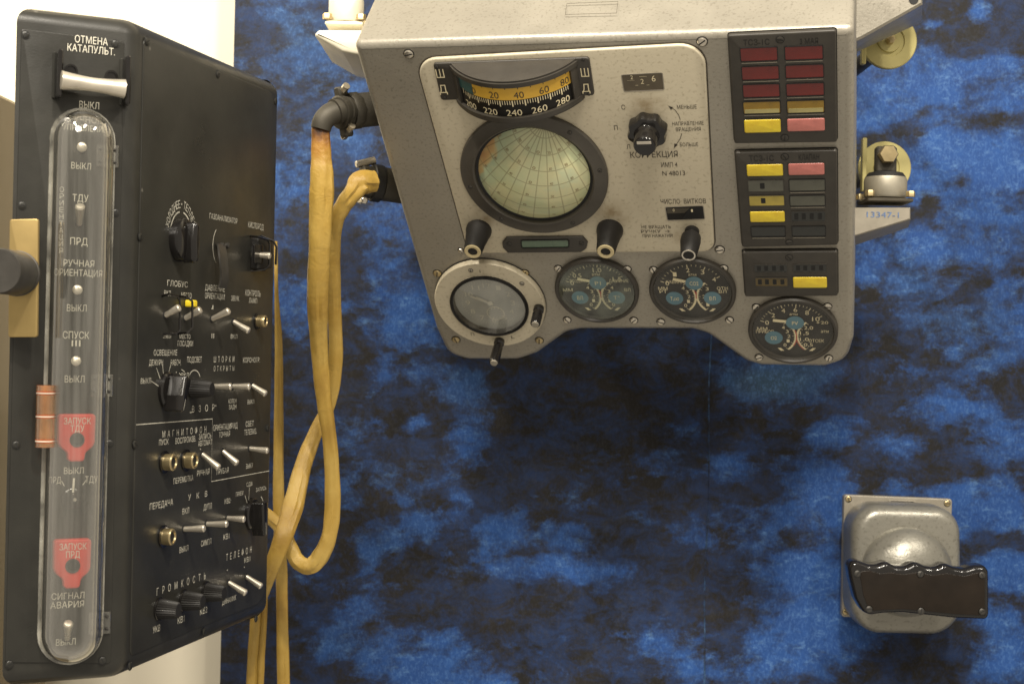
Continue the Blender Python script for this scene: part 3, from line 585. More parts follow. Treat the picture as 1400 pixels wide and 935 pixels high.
for x, y in ((224, 631.5), (253.5, 629), (222.5, 733), (351, 439)):
    sc_ = .82 if x > 300 else 1
    o_, _ = rknob('push_button', [(.0078 * sc_, 0), (.0078 * sc_, .0012), (.0062 * sc_, .0014)], 'black_bakelite', x, y)
    b_ = MB(); b_.lathe([(.0056 * sc_, 0), (.0058 * sc_, .004), (.0058 * sc_, .0062), (.0052 * sc_, .0070), (.0040 * sc_, .0070), (.0037 * sc_, .0060)], 'brass', (0, 0, .0008), 32, cap1=False)
    b_.lathe([(.0038 * sc_, .0060), (.0005, .0058)], 'shadow_black', (0, 0, .0008), 24); obj('cap', b_, WM[o_.name], o_)
def flute(prof, mt, nf, dep_):
    m_ = MB(); k = nf * 4; rs = []
    for r_, z_ in prof: rs.append([((r_ - dep_ * (0.5 - .5 * math.cos(2 * PI * i / 4))) * math.cos(2 * PI * i / k), (r_ - dep_ * (0.5 - .5 * math.cos(2 * PI * i / 4))) * math.sin(2 * PI * i / k), z_) for i in range(k)])
    m_.rings(rs, mt); return m_
for x, y in ((216, 832), (250, 820.5), (280, 809)):
    u, v = RF.px(x, y); o_ = obj('volume_knob', flute([(.0072, .001), (.0070, .0035), (.0056, .0140), (.0048, .0148)], 'black_plastic', 26, .0005), RF.M @ T(u, v, .0006), box)
    s_ = MB(); s_.lathe([(.0080, 0), (.0080, .0012), (.0072, .0016)], 'black_bakelite', k=32); obj('skirt', s_, WM[o_.name], o_)
u, v = RF.px(261, 531); o_ = obj('dimmer_knob', flute([(.0074, .001), (.0070, .004), (.0054, .0150), (.0046, .0158)], 'black_plastic', 26, .0003), RF.M @ T(u, v, .0006), box)
def pointer(name, x, y, rb, length, hgt, ang, label=None):
    u, v = RF.px(x, y); m_ = MB(); m_.lathe([(rb, 0), (rb, .0022), (rb * .9, .0034), (rb * .4, .0036)], 'black_bakelite', k=36)
    m_.X = Matrix.Rotation(ang, 4, 'Z'); w_ = rb * .36
    pl_ = roundpoly([(-w_, -rb * .8), (w_, -rb * .8), (w_ * .9, rb * .4), (w_ * .35, length), (-w_ * .35, length), (-w_ * .9, rb * .4)], [.002, .002, .002, .0008, .0008, .002])
    m_.prism(pl_, .002, hgt, 'black_bakelite', .0016); m_.stroke([(0, rb * .5), (0, length * .95)], .0005, hgt + .0001, 'worn_lettering'); return obj(name, m_, RF.M @ T(u, v, .0006), box, label)
# temperature knob: round skirt with a tall rounded grip
u, v = RF.px(243, 328); tk = MB(); tk.lathe([(.0152, 0), (.0152, .0035), (.0145, .0060), (.0120, .0076), (.0070, .0086), (.002, .0088)], 'black_bakelite', k=48)
tk.prism(roundpoly([(-.0034, -.0160), (.0034, -.0160), (.0050, 0), (.0030, .0125), (-.0030, .0125), (-.0050, 0)], [.004, .004, .01, .003, .003, .01]), .005, .0150, 'black_bakelite', .0036, 4)
obj('temperature_knob', tk, RF.M @ T(u, v, .0006), box)
pointer('lighting_selector', 226, 533, .0125, .0150, .0155, R(160))
pointer('receiver_selector', 342, 702, .0125, .0170, .0125, R(185))
# gas analyser flap: bent black lever
gl_ = MB(); path = [(302, 334, .002), (304, 345, .006), (306, 362, .0085), (307, 380, .0088), (304, 394, .0075)]
P3 = [Vector((*RF.px(x, y, n_), n_)) for x, y, n_ in path]; P3 = smoothpath(P3, 5); wd = .0064
rs = [[p + Vector((-wd, 0, -.0007)), p + Vector((wd, 0, -.0007)), p + Vector((wd, 0, .0007)), p + Vector((-wd, 0, .0007))] for p in P3]; gl_.rings(rs, 'knurled_dark')
for x in (300.5, 308): u, v = RF.px(x, 336); gl_.lathe([(.0022, 0), (.0022, .003), (.001, .0036)], 'knurled_dark', (u, v, 0), 16)
obj('analyser_flap', gl_, RF.M, box)
# yellow tip piece by the globe toggles
yt = MB(); u, v = RF.px(254, 415); yt.box((u, v, .004), (.0065, .0050, .007), 'lamp_yellow', .0012); obj('marker_tab', yt, RF.M, box, 'small yellow marker tab')

# ================================================================== INSTRUMENT PANEL
panel = thing('instrument_panel', PF.M, 'grey hammered metal spacecraft panel with globe, dials and coloured indicator windows', 'instrument panel')
out_px = [(482, 59), (596, 452), (612, 486), (640, 494), (708, 494), (735, 485), (775, 456), (795, 452.5), (948, 452.5), (968, 459), (1020, 496), (1040, 502), (1128, 503.5), (1158, 494), (1167, 465), (1168, 38)]
hs = MB(); ol = roundpoly(pts(PF, out_px), [.006, .02, .02, .02, .02, .02, .02, .02, .02, .02, .02, .02, .02, .02, .02, .006], 5)
hs.prism(ol, -.165, 0, 'hammered_grey', .0065, 5)
# engraved rectangle on the sloping top
u0, v0 = PF.px(482, 59); vtop = max(p[1] for p in ol)
TF = Frame(PF.w((PF.px(812, 50)[0]), vtop, -.012), PF.u, -PF.n)
hs.X = PF.M.inverted() @ TF.M; q = [TF.px(x, y) for x, y in ((775, 6), (845, 3), (843, 19), (773, 21))]
hs.stroke(q, .0007, .0004, 'dark_lettering', True); hs.X = Matrix.Identity(4)
obj('housing', hs, PF.M, panel)
def S(mb, L, r=.0026, mt='brass', n=0, **kw):
    for x, y in L: u, v = PF.px(x, y, n); mb.screw(u, v, n, r, mt, **kw)
for L_, mt, r in (([(559, 74), (984, 341), (960, 57)], 'steel', .0038), ([(630, 342)], 'steel', .0024),
    ([(598, 373.5), (717.5, 373), (623.5, 464), (737.5, 465)], 'brass', .0036),
    ([(763.4, 367), (857.5, 367.6), (775.4, 437), (866.6, 437.5), (893.6, 368.5), (989.6, 366.4), (903.5, 439.5), (997.4, 437), (1034, 419.5), (1131.5, 418.5), (1037.6, 488), (1133, 489)], 'steel', .0034)):
    for p in L_:
        m_ = MB(); u, v = PF.px(*p); m_.screw(0, 0, 0, r, mt, h=.0018); obj('screw', m_, PF.M @ T(u, v), panel)
# ---- speckled navigation plate with lettering
PN = .0030
npl = MB(); opl = roundpoly(pts(PF, [(567, 82), (963, 60), (977, 345), (640, 347)], PN), [.017, .019, .011, .012], 8)
npl.prism(inset(opl, -.0011) if area(opl) > 0 else inset(opl, .0011), .0001, .0006, 'dark_lettering'); npl.prism(opl, .0005, PN, 'speckled_plate', .0016, 3); LN = PN + .0003
for s, x, y, ww, hh in (('С', 852, 147, 5, 6.5), ('П', 842, 175, 5, 6.5), ('Л', 859, 201, 5, 6), ('МЕНЬШЕ', 939, 146.5, 27, 5.5), ('НАПРАВЛЕНИЕ', 940.5, 169, 43, 5.2), ('ВРАЩЕНИЯ', 941, 177, 34, 5.2), ('БОЛЬШЕ', 942, 198, 25, 5),
    ('КОРРЕКЦИЯ', 894, 211.5, 65, 8.5), ('ИМП 4', 915, 225.5, 22, 6.5), ('N 48013', 921, 237, 31, 6.5), ('ЧИСЛО  ВИТКОВ', 934, 275.5, 62, 6.5), ('НЕ ВРАЩАТЬ', 897, 310.5, 40, 4.2), ('РУЧКУ  →', 896, 316.5, 39, 4.2), ('ПРИ НАЖАТИИ', 899, 322.5, 41, 4.2)):
    ptx(npl, PF, s, x, y, ww, hh, LN, 'dark_lettering')
def ppath(L): npl.stroke(pts(PF, L, LN), .0005, LN, 'dark_lettering')
ppath([(917, 147), (923, 151), (928, 158), (930, 164)]); ppath([(932, 183), (930, 190), (926, 196), (923, 200)])
for a, b, c_ in (((913.5, 145), (920, 147.2), (917.5, 151)), ((921.5, 203), (922, 196.5), (926.5, 198.5))): npl.poly(pts(PF, [a, b, c_][::-1], LN), LN, 'dark_lettering')
# rust coloured wear above the knobs
obj('navigation_plate', npl, PF.M, panel)
def window_px(mb, x0_, y0_, x1_, y1_, mt, n, r=.0012):
    c_ = pts(PF, [(x0_, y0_), (x1_, y0_ - .6), (x1_, y1_ - .6), (x0_, y1_)], n); a_ = [min(p[0] for p in c_), max(p[0] for p in c_), min(p[1] for p in c_), max(p[1] for p in c_)]
    return a_
def counter(quad, mt, digits, split=False):
    m_ = MB(); c_ = pts(PF, quad, PN); pl_ = roundpoly(c_, .0011, 4)
    if area(pl_) < 0: pl_ = pl_[::-1]
    m_.frame(inset(pl_, -.0007), pl_, PN - .001, PN + .0004, 'plate_grey'); m_.poly(pl_, PN + .00015, mt)
    if split:
        q = pts(PF, [(944, 283), (961, 283), (963, 299), (933, 299)], PN + .0003); m_.poly(q[::-1], PN + .0003, 'shadow_black'); q = pts(PF, [(912, 285), (944, 284), (936, 291), (912, 292)], PN); m_.poly(q[::-1], PN + .00025, 'dull_olive')
    for s, x, y, hh in digits: ptx(m_, PF, s, x, y, hh * .62, hh, PN + .0004, 'cream_lettering')
    if not split:
        for x, y in ((870.5, 116.5), (886, 116)): ptx(m_, PF, '-', x, y, 4, 3, PN + .0004, 'cream_lettering')
        ptx(m_, PF, '-', 879, 104.5, 10, 2.6, PN + .0004, 'cream_lettering'); ptx(m_, PF, '-', 862.5, 110, 10, 2, PN + .0004, 'cream_lettering')
    obj('counter_window', m_, PF.M, panel)
counter([(850, 103), (905, 100), (907.5, 122.5), (854, 125)], 'counter_brown', (('2', 863.5, 106, 5.5), ('2', 878, 111.5, 7), ('6', 893.5, 107.5, 8.5)))
counter([(910, 283.5), (961, 281.5), (963, 299), (913, 301)], 'gauge_black', (('0', 921, 287.5, 4), ('1', 946, 288, 4)), True)
# ---- bubble/slot window under the globe
m_ = MB(); m_.prism(roundpoly(pts(PF, [(693, 323), (797, 322), (804, 330), (802, 338), (795, 343), (695, 344), (688, 337), (687, 330)], PN), .0012), PN - .001, PN + .0022, 'panel_black', .0007)
sl = roundpoly(pts(PF, [(713, 329), (777, 328), (777, 337.5), (714, 338.5)], PN + .0024), .0014); m_.poly(sl if area(sl) > 0 else sl[::-1], PN + .0024, 'slot_green')
if area(sl) < 0: sl = sl[::-1]
m_.frame(inset(sl, -.0008), sl, PN + .0020, PN + .0030, 'gauge_black')
for x, y in ((696, 333.5), (795, 332.5)): u, v = PF.px(x, y, PN + .0022); m_.screw(u, v, PN + .0022, .0019, 'panel_black', h=.0006)
obj('slot_plate', m_, PF.M, panel)
# ---- drum scale under a hood
L0_, R0_ = Vector(PF.px(594, 84, PN)), Vector(PF.px(804, 77, PN)); uc = (Vector(PF.px(620, 84, PN)).x + Vector(PF.px(785, 84, PN)).x) / 2
vT = Vector(PF.px(700, 82, PN)).y; vB = vT - .0375; cw = (PF.px(788, 84, PN)[0] - PF.px(613, 84, PN)[0]) / 2; sg = .0300
RD = (cw * cw + sg * sg) / (2 * sg); nc = PN + sg - RD; half = math.asin(min(1, cw / RD))
if sg > RD: half = PI - half
drum = MB()
def dpt(a, r): return (uc + r * math.sin(a), nc + r * math.cos(a))
def seg(r, lim, z0_, z1_, mt):
    k = 40; P = [dpt(-half * lim + 2 * half * lim * i / k, r) for i in range(k + 1)]
    P = [(P[0][0], PN)] + [p for p in P if p[1] > PN] + [(P[-1][0], PN)]
    drum.rings([[(x, z0_, n_) for x, n_ in P], [(x, z1_, n_) for x, n_ in P]], mt)
seg(RD + .0015, 1.0, vT - .0055, vT - .0015, 'panel_black'); seg(RD, .99, vT - .0015, vT, 'panel_black')
seg(RD + .0015, 1.0, vB, vB + .0042, 'panel_black'); seg(RD + .0006, .99, vB - .0014, vB, 'panel_black')
flange = roundpoly([(L0_.x - .001, vT + .0006), (R0_.x + .001, vT + .0006), (R0_.x + .001, vB + .003), (L0_.x - .001, vB + .003)], .0025)
drum.prism(flange, PN - .001, PN + .0024, 'panel_black', .0009)
def sidewall(a0, a1):
    k = 5; P = [dpt(a0 + (a1 - a0) * i / k, RD + .0008) for i in range(k + 1)] + [dpt(a1 + (a0 - a1) * i / k, RD - .002) for i in range(k + 1)]
    drum.rings([[(x, vB + .002, n_) for x, n_ in P], [(x, vT - .002, n_) for x, n_ in P]], 'panel_black')
aE = .84 * half; sidewall(-half * .99, -aE); sidewall(aE, half * .99)
for s, y in (('Ш', 101), ('Д', 122)):
    for x, dy in ((601.5, 0), (799.5, -1.5)): 
        xx = x + (4 if y > 110 else 0) * (1 if x < 700 else .35); ptx(drum, PF, s, xx, y + dy, 11, 12 if s == 'Ш' else 11, PN + .0028, 'cream_lettering')
for x, y in ((597, 92), (608, 134), (797, 82), (805, 129)): u, v = PF.px(x, y, PN + .0024); drum.screw(u, v, PN + .0024, .0013, 'panel_black', h=.0005)
scale = obj('scale_window', drum, PF.M, panel)
st_ = MB(); rs_ = RD - .0012
def band(v0_, v1_, a0, a1, mt, r):
    k = 48; st_.rings([[(*[dpt(a0 + (a1 - a0) * i / k, r)[0]], v_, dpt(a0 + (a1 - a0) * i / k, r)[1]) for i in range(k + 1)] for v_ in (v0_, v1_)], mt, False, False) if 0 else None
    ids_ = [[st_.pt((dpt(a0 + (a1 - a0) * i / k, r)[0], v_, dpt(a0 + (a1 - a0) * i / k, r)[1])) for i in range(k + 1)] for v_ in (v0_, v1_)]
    for i in range(k): st_.face((ids_[0][i], ids_[0][i + 1], ids_[1][i + 1], ids_[1][i]), mt)
vm = vT - .0182
aof = lambda deg: -aE + (deg - 188) / (288 - 188) * (2 * aE) * .985    # lower scale degrees 188..288
band(vB, vm, -aE, aE, 'gauge_black', rs_); a0s = aof(206)
band(vm, vT - .004, -aE, a0s, 'dial_teal', rs_); band(vm, vT - .004, a0s, aE, 'dial_orange', rs_)
def on_drum(x, y): a = x / rs_; p = dpt(a, rs_ + .0002); return (p[0], y, p[1])
for d in range(196, 288, 2):
    big = d % 10 == 0; hh = .0055 if big else .0038; a = aof(d) * rs_; ww = .0010 if big else .00055
    k0 = [st_.pt(on_drum(a + sx_ * ww / 2, vm - .0004 + sy_)) for sx_, sy_ in ((-1, -hh), (1, -hh), (1, 0), (-1, 0))]; st_.face(k0, 'cream_lettering')
for d in range(0, 82, 5):
    a = aof(206 + d) * rs_; hh = .0028 if d % 10 == 0 else .0014; k0 = [st_.pt(on_drum(a + sx_ * .0003, vT - .0056 - (hh if sy_ else 0))) for sx_, sy_ in ((-1, 1), (1, 1), (1, 0), (-1, 0))]; st_.face(k0, 'dark_lettering')
for d in (200, 220, 240, 260, 280): st_.text(str(d), (aof(d) * rs_, vB + .0078), .0125, .0060, 0, 'cream_lettering', 0, on_drum)
for s, d in (('0', 207), ('20', 226), ('40', 246), ('60', 266), ('80', 284)): st_.text(s, (aof(d) * rs_, vm + .0045), .0038 * len(s) * 1.05, .0062, 0, 'dark_lettering', 0, on_drum)
st_.text('1', (aof(193) * rs_, vm - .001), .0008, .005, 0, 'cream_lettering', 0, on_drum)
obj('scale_strip', st_, PF.M, scale)
# ---- globe behind its bezel
gu, gv = PF.px(729.5, 240.5, .006); GR = .0492 / (1 / 1.255) ; GR = (PF.px(830.7, 252, .006)[0] - PF.px(626.3, 232, .006)[0]) / 2 * 1.0
gz = MB(); gz.lathe([(GR, .0), (GR, .0052), (GR * .985, .0064), (GR * .835, .0074), (GR * .822, .0078), (GR * .80, .0070), (GR * .785, .001), (GR * .79, -.012)], 'ring_grey', k=96, cap0=False, cap1=False)
for a in (96, 190, 5, 298, 232, 50): gz.screw(GR * .91 * math.cos(R(a)), GR * .91 * math.sin(R(a)), .0068, .0016, 'ring_grey', h=.0005)
bez = obj('globe_bezel', gz, PF.M @ T(gu, gv, 0), panel)
lin = MB(); lin.lathe([(GR * .80, .0042), (GR * .745, .0036)], 'shadow_black', k=72, cap0=False, cap1=False); obj('gasket', lin, PF.M @ T(gu, gv, 0), bez)
gr = GR * 1.3; gl = MB(); K = 60; rings_ = []
for j in range(K // 2 + 1):
    th = R(.3) + R(39) * j / (K // 2); rings_.append([(gr * math.sin(th) * math.cos(2 * PI * i / K), gr * math.sin(th) * math.sin(2 * PI * i / K), gr * math.cos(th)) for i in range(K)])
gl.rings(rings_[::-1], 'globe_print', False, True)
axis = Vector((.20, .62, .76)).normalized(); xax = (Vector((0, 0, 1)) - axis * axis.z).normalized(); globe_mat(axis, xax, gr)
yx = axis.cross(xax)
for lo_ in range(-60, 61, 20):                          # degree figures printed along every second meridian
    for la_ in (70, 60, 50, 40, 30, 20):
        cl_, a_ = math.cos(R(la_)), R(lo_ - 2.5)
        c_ = (xax * (-cl_ * math.cos(a_)) + yx * (-cl_ * math.sin(a_)) + axis * math.sin(R(la_)))
        c_ = (xax * (cl_ * math.cos(a_)) + yx * (cl_ * math.sin(a_)) + axis * math.sin(R(la_))) if 1 else c_
        if c_.z < .80: continue
        ea = axis.cross(c_).normalized(); na = c_.cross(ea)
        gl.text(str(int(90 - la_)) if (lo_ // 20) % 2 else str(abs(lo_ * 2)), (0, 0), .0026, .0026, 0, 'sepia_lettering', 0, lambda x, y: tuple((c_ * gr * 1.0012 + ea * (x + .001) + na * (y + .0022))))
obj('globe', gl, PF.M @ T(gu, gv, .0030 - GR * 1.047), bez)
# ---- conical knobs
def cone(name, bx, by, tx_, ty_, rb, rt_, mt='black_plastic', tip='ring_brass', n0=PN):
    u, v = PF.px(bx, by, n0); b = PF.w(u, v, n0)
    # height: follow the outward normal until the tip pixel is closest
    best = min((i * .0005 for i in range(4, 140)), key=lambda h: (proj(b + PF.n * h)[1] - ty_) ** 2)
    m_ = MB(); m_.lathe([(rb * 1.0, 0), (rb, .003), (rb * .93, .006), (rt_ * 1.08, best * .62), (rt_, best * .92), (rt_ * .93, best), (rt_ * .5, best)], mt, k=36)
    o_ = obj(name, m_, PF.M @ T(u, v, n0), panel)
    c_ = MB(); c_.lathe([(rt_ * .88, best - .001), (rt_ * .88, best + .0006), (rt_ * .80, best + .0010), (rt_ * .52, best + .0008), (rt_ * .50, best - .0006)], tip, k=28, cap1=False); c_.lathe([(rt_ * .51, best - .0001), (.0002, best)], 'shadow_black', k=20); obj('end_ring', c_, WM[o_.name], o_); return o_
cone('conical_knob', 655, 314, 642.5, 344, .0112, .0082); cone('conical_knob', 834, 314, 826.5, 344, .0114, .0082)
# small plunger knob with waist
u, v = PF.px(946, 316, PN); m_ = MB(); m_.lathe([(.0062, 0), (.0062, .003), (.0044, .0042), (.0044, .0075), (.0083, .0085), (.0086, .014), (.0068, .030), (.0064, .031), (.002, .031)], 'black_plastic', k=32); o_ = obj('plunger_knob', m_, PF.M @ T(u, v, PN), panel)
c_ = MB(); c_.lathe([(.0047, .0040), (.0047, .0062)], 'steel', k=24, cap0=False, cap1=False); c_.lathe([(.0060, .0306), (.0058, .0314), (.0046, .0314), (.0044, .0308)], 'steel', k=24, cap1=False); obj('end_ring', c_, WM[o_.name], o_)
# lobed selector
u, v = PF.px(886, 175, PN); m_ = MB(); rs = []
for r_, z_ in ((.0155, 0), (.0163, .001), (.0163, .0075), (.0155, .0095), (.0105, .0105)):
    rs.append([(r_ * (1 - 0.11 * (1 - math.cos(8 * 2 * PI * i / 96)) / 2 * (1 if r_ > .012 else 0)) * math.cos(2 * PI * i / 96 + .2), r_ * (1 - 0.11 * (1 - math.cos(8 * 2 * PI * i / 96)) / 2 * (1 if r_ > .012 else 0)) * math.sin(2 * PI * i / 96 + .2), z_) for i in range(96)])
m_.rings(rs, 'black_bakelite', True, True); o_ = obj('correction_selector', m_, PF.M @ T(u, v, PN), panel)
c_ = MB(); c_.lathe([(.0104, .0102), (.0096, .0125), (.0092, .014), (.0092, .0235), (.0084, .0252), (.003, .0256)], 'black_bakelite', k=36); obj('grip', c_, WM[o_.name], o_)
c_ = MB(); c_.box((0, .0042, .0256), (.0115, .0026, .0010), 'steel', .0004); obj('index_strip', c_, WM[o_.name], o_)
# ---- round gauges
def bow(m_, c_, r_, a0, a1, num, side, h=.0006):
    m_.arc(c_[0], c_[1], r_, a0, a1, .0018, h, 'cream_lettering', 20)
    for i in range(13):
        a = a0 + (a1 - a0) * i / 12; l = .0030 if i % 3 == 0 else .0018
        m_.stroke([(c_[0] + (r_ - l) * math.cos(a), c_[1] + (r_ - l) * math.sin(a)), (c_[0] + r_ * math.cos(a), c_[1] + r_ * math.sin(a))], .0004, h, 'cream_lettering')
    for i, s in enumerate(num):
        a = a0 + (a1 - a0) * (i + .3) / (len(num) - .4); m_.text(s, (c_[0] + (r_ - .0058) * math.cos(a), c_[1] + (r_ - .0058) * math.sin(a)), .0026 * len(s), .0040, h, 'cream_lettering')
def gauge(xl, yl, xr, yr, kind, label):
    cx_, cy_ = (xl + xr) / 2, (yl + yr) / 2 - 2.6; u, v = PF.px(cx_, cy_, .004); r_ = (PF.px(xr, yr, .004)[0] - PF.px(xl, yl, .004)[0]) / 2 * .985
    m_ = MB(); m_.lathe([(r_, 0), (r_, .0036), (r_ * .97, .0052), (r_ * .92, .0052), (r_ * .885, .0030), (r_ * .88, .0006)], 'ring_grey' if 0 else 'panel_black', k=72, cap0=False, cap1=False)
    g_ = obj('gauge', m_, PF.M @ T(u, v, 0), panel, label)
    d = MB(); d.lathe([(r_ * .885, .0004), (.0001, .00045)], 'gauge_black', k=60, cap0=False); h = .0008; q = r_ * .88
    pv = [(.06 * q, .26 * q), (-.50 * q, -.30 * q), (.50 * q, -.30 * q)]
    caps = {'a': ('P₁', 'Р1', 'Р2'), 'b': ('CO₂', 'T,CO', 'ВЛ'), 'c': ('PV', 'O₂', '')}[kind]
    caps = {'a': ('P1', 'ВЛ', 'Т°'), 'b': ('CO2', 'T,cю', 'ВЛ'), 'c': ('PV', 'O2', '')}[kind]
    for (x, y), s in zip(pv, caps):
        if not s: continue
        hz_ = .0020 if y > 0 else h
        d.lathe([(.23 * q, hz_), (.0001, hz_ + .00005)], 'gauge_blue', (x, y, 0), 32, cap0=False); d.text(s, (x, y), .0052 if len(s) < 3 else .0076, .0045, hz_ + .0003, 'cream_lettering')
    bow(d, (-.56 * q, -.26 * q), .62 * q, R(52), R(-48), ('4', '3', '2', '1', '0'), -1)
    bow(d, (.72 * q, -.26 * q), .62 * q, R(128), R(228), {'a': ('4', '3', '2', '1', '0'), 'b': ('3', '2', '1'), 'c': ('2,0', '1,5', '1,0', '0,5')}[kind], 1)
    for s_, a0_, a1_ in ((-1, R(20), R(5)), (1, R(165), R(185))):
        d.arc((-.56 if s_ < 0 else .72) * q, -.26 * q, .645 * q, a0_ if kind != 'c' else R(20) if s_ < 0 else R(180), a1_ if kind != 'c' else R(-30) if s_ < 0 else R(225), .0009, h, 'red_lettering', 10)
    top = {'a': ('0', '0,5', '', '1,0', '', '1,5'), 'b': ('0', '1', '2', '3', '4'), 'c': ('0', '2', '4', '6', '8', '10')}[kind]
    for i in range(4 * (len(top) - 1) + 1):
        a = R(160 - 128 * i / (4 * (len(top) - 1))) ; r0_ = .87 * q; l = .10 * q if i % 4 == 0 else .055 * q
        d.stroke([(r0_ * math.cos(a), r0_ * math.sin(a)), ((r0_ - l) * math.cos(a), (r0_ - l) * math.sin(a))], .0007 if i % 4 == 0 else .0004, h, 'cream_lettering')
    for i, s in enumerate(top):
        if s: a = R(160 - 128 * i / (len(top) - 1)); d.text(s, (.69 * q * math.cos(a), .69 * q * math.sin(a)), .0032 * (len(s) if len(s) < 3 else 2.4), .0052, h, 'cream_lettering')
    d.text('атм', (.03 * q, .53 * q), .0070, .0032, h, 'cream_lettering')
    for s, x, y, ww in ({'a': (('ВОЗДУХ', -.50, .30, .012), ('ДАВЛЕНИЕ', .62, .30, .0155), ('ММ', -.80, -.02, .008), ('ВЛ', .82, -.02, .005)), 'b': (('КАБИНА', -.44, .28, .014), ('ММ', -.78, .05, .0075), ('РТ', -.78, -.06, .006), ('ОТН', .78, .05, .0085), ('ВЛ', .78, -.06, .006)),
        'c': (('ММ', -.78, .02, .008), ('ПРИБОР', -.72, -.08, .014), ('+20', .74, .24, .0095), ('атм', .80, -.06, .006), ('ОТСЕК', .58, -.40, .012))}[kind]):
        d.text(s, (x * q, y * q), ww * 1.1, .0036, h, 'cream_lettering')
    for sx_ in (-1, 1):
        x_ = sx_ * .36 * q + .07 * q; d.poly([(x_ - .0016, -.76 * q), (x_ + .0016, -.76 * q), (x_ + .0030 * sx_ + .0016, -.66 * q), (x_ + .0030 * sx_ - .0012, -.66 * q)], h + .0001, 'cream_lettering')
    obj('dial', d, WM[g_.name], g_)
    nd = MB(); a = R(166) if kind != 'c' else R(172); px_, py_ = pv[0]; dx, dy = math.cos(a), math.sin(a)
    nd.prism([(px_ + dx * .0030 - dy * .0012, py_ + dy * .003 + dx * .0012), (px_ + dx * .56 * q - dy * .0014, py_ + dy * .56 * q + dx * .0014), (px_ + dx * .56 * q + dy * .0014, py_ + dy * .56 * q - dx * .0014), (px_ + dx * .0030 + dy * .0012, py_ + dy * .003 - dx * .0012)], .0014, .0019, 'cream_lettering'); obj('needle', nd, WM[g_.name], g_)
    gg = MB(); gg.lathe([(r_ * .90, .0036), (r_ * .6, .0042), (.0002, .0046)], 'hazy_glass' if kind == 'a' else 'gauge_glass', k=48, cap0=False, cap1=False); obj('glass', gg, WM[g_.name], g_)
gauge(757.1, 398.5, 874, 404.5, 'a', 'left gauge with greenish hazy glass'); gauge(886, 398.5, 1007, 406, 'b', 'middle gauge with three blue discs'); gauge(1021.4, 452.5, 1146.5, 460, 'c', 'lowest gauge with two blue discs')
# ---- clock with wide flange
u, v = PF.px(669.5, 416.5, .005); r_ = (PF.px(746, 431, .006)[0] - PF.px(592.5, 409, .006)[0]) / 2
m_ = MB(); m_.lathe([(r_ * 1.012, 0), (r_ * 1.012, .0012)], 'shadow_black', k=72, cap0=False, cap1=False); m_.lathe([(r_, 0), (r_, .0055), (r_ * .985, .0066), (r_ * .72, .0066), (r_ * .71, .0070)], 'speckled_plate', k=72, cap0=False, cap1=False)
for a in (103, 38): m_.screw(r_ * .86 * math.cos(R(a)), r_ * .86 * math.sin(R(a)), .0066, .0019, 'plate_grey', h=.0006)
for s, a in (('I', 92), ('П', 238), ('L', 292)): m_.text(s, (r_ * .82 * math.cos(R(a)), r_ * .82 * math.sin(R(a))), .003 if s != 'I' else .0006, .0035, .0069, 'dark_lettering')
clk = obj('clock', m_, PF.M @ T(u, v, 0), panel); ri = r_ * .715
m_ = MB(); m_.lathe([(ri, .0064), (ri, .0082), (ri * .96, .0092), (ri * .92, .0086), (ri * .905, .0020)], 'gauge_black', k=64, cap0=False, cap1=False); obj('ring', m_, WM[clk.name], clk)
m_ = MB(); m_.lathe([(ri * .91, .0020), (.0001, .00205)], 'clock_dial', k=56, cap0=False)
for i in range(12):
    a = R(90 - 30 * i); m_.text(str(i or 12), (ri * .58 * math.cos(a), ri * .58 * math.sin(a)), .0042 if i not in (0, 10, 11) else .0070, .0058, .0024, 'white_lettering')
for i in range(60): a = R(6 * i); m_.stroke([(ri * .70 * math.cos(a), ri * .70 * math.sin(a)), (ri * .735 * math.cos(a), ri * .735 * math.sin(a))], .0004, .0024, 'white_lettering')
m_.arc(ri * .08, -ri * .36, ri * .22, 0, 2 * PI, .0010, .0024, 'white_lettering', 24)
for i in range(12): a = R(30 * i); m_.stroke([(ri * .08 + ri * .15 * math.cos(a), -ri * .36 + ri * .15 * math.sin(a)), (ri * .08 + ri * .22 * math.cos(a), -ri * .36 + ri * .22 * math.sin(a))], .0006, .0024, 'white_lettering')
obj('dial', m_, WM[clk.name], clk)
m_ = MB()
for a, l, w_ in ((R(152), .52, .0017), (R(148), .38, .0024)):
    dx, dy = math.cos(a), math.sin(a); m_.stroke([(-dx * .08 * ri, -dy * .08 * ri), (dx * l * ri, dy * l * ri)], w_, .0036 if l > .4 else .0032, 'white_lettering')
m_.lathe([(.0022, .0026), (.0020, .0040), (.0002, .0041)], 'white_lettering', k=20); obj('hands', m_, WM[clk.name], clk)
m_ = MB(); m_.lathe([(ri * .915, .0080), (ri * .6, .0086), (.0002, .0090)], 'pale_reflection_glass', k=56, cap0=False, cap1=False); obj('glass', m_, WM[clk.name], clk)
for bx, by, ty_, n0 in ((737, 421, 444, .0066), (683, 466, 496, .0066)):
    uu, vv = PF.px(bx, by, n0); b = PF.w(uu, vv, n0); hh = min((i * .0005 for i in range(4, 100)), key=lambda h: (proj(b + PF.n * h)[1] - ty_) ** 2)
    k_ = MB(); k_.lathe([(.0048, 0), (.0048, .004), (.0038, .0052), (.0038, .0075), (.0046, .0085), (.0046, hh * .93), (.0042, hh * .97), (.0015, hh)], 'black_bakelite', k=24); k_.lathe([(.0034, hh * .97), (.0032, hh + .0006), (.0005, hh + .0007)], 'plate_grey', k=20); obj('knob', k_, PF.M @ T(uu, vv, n0), clk)
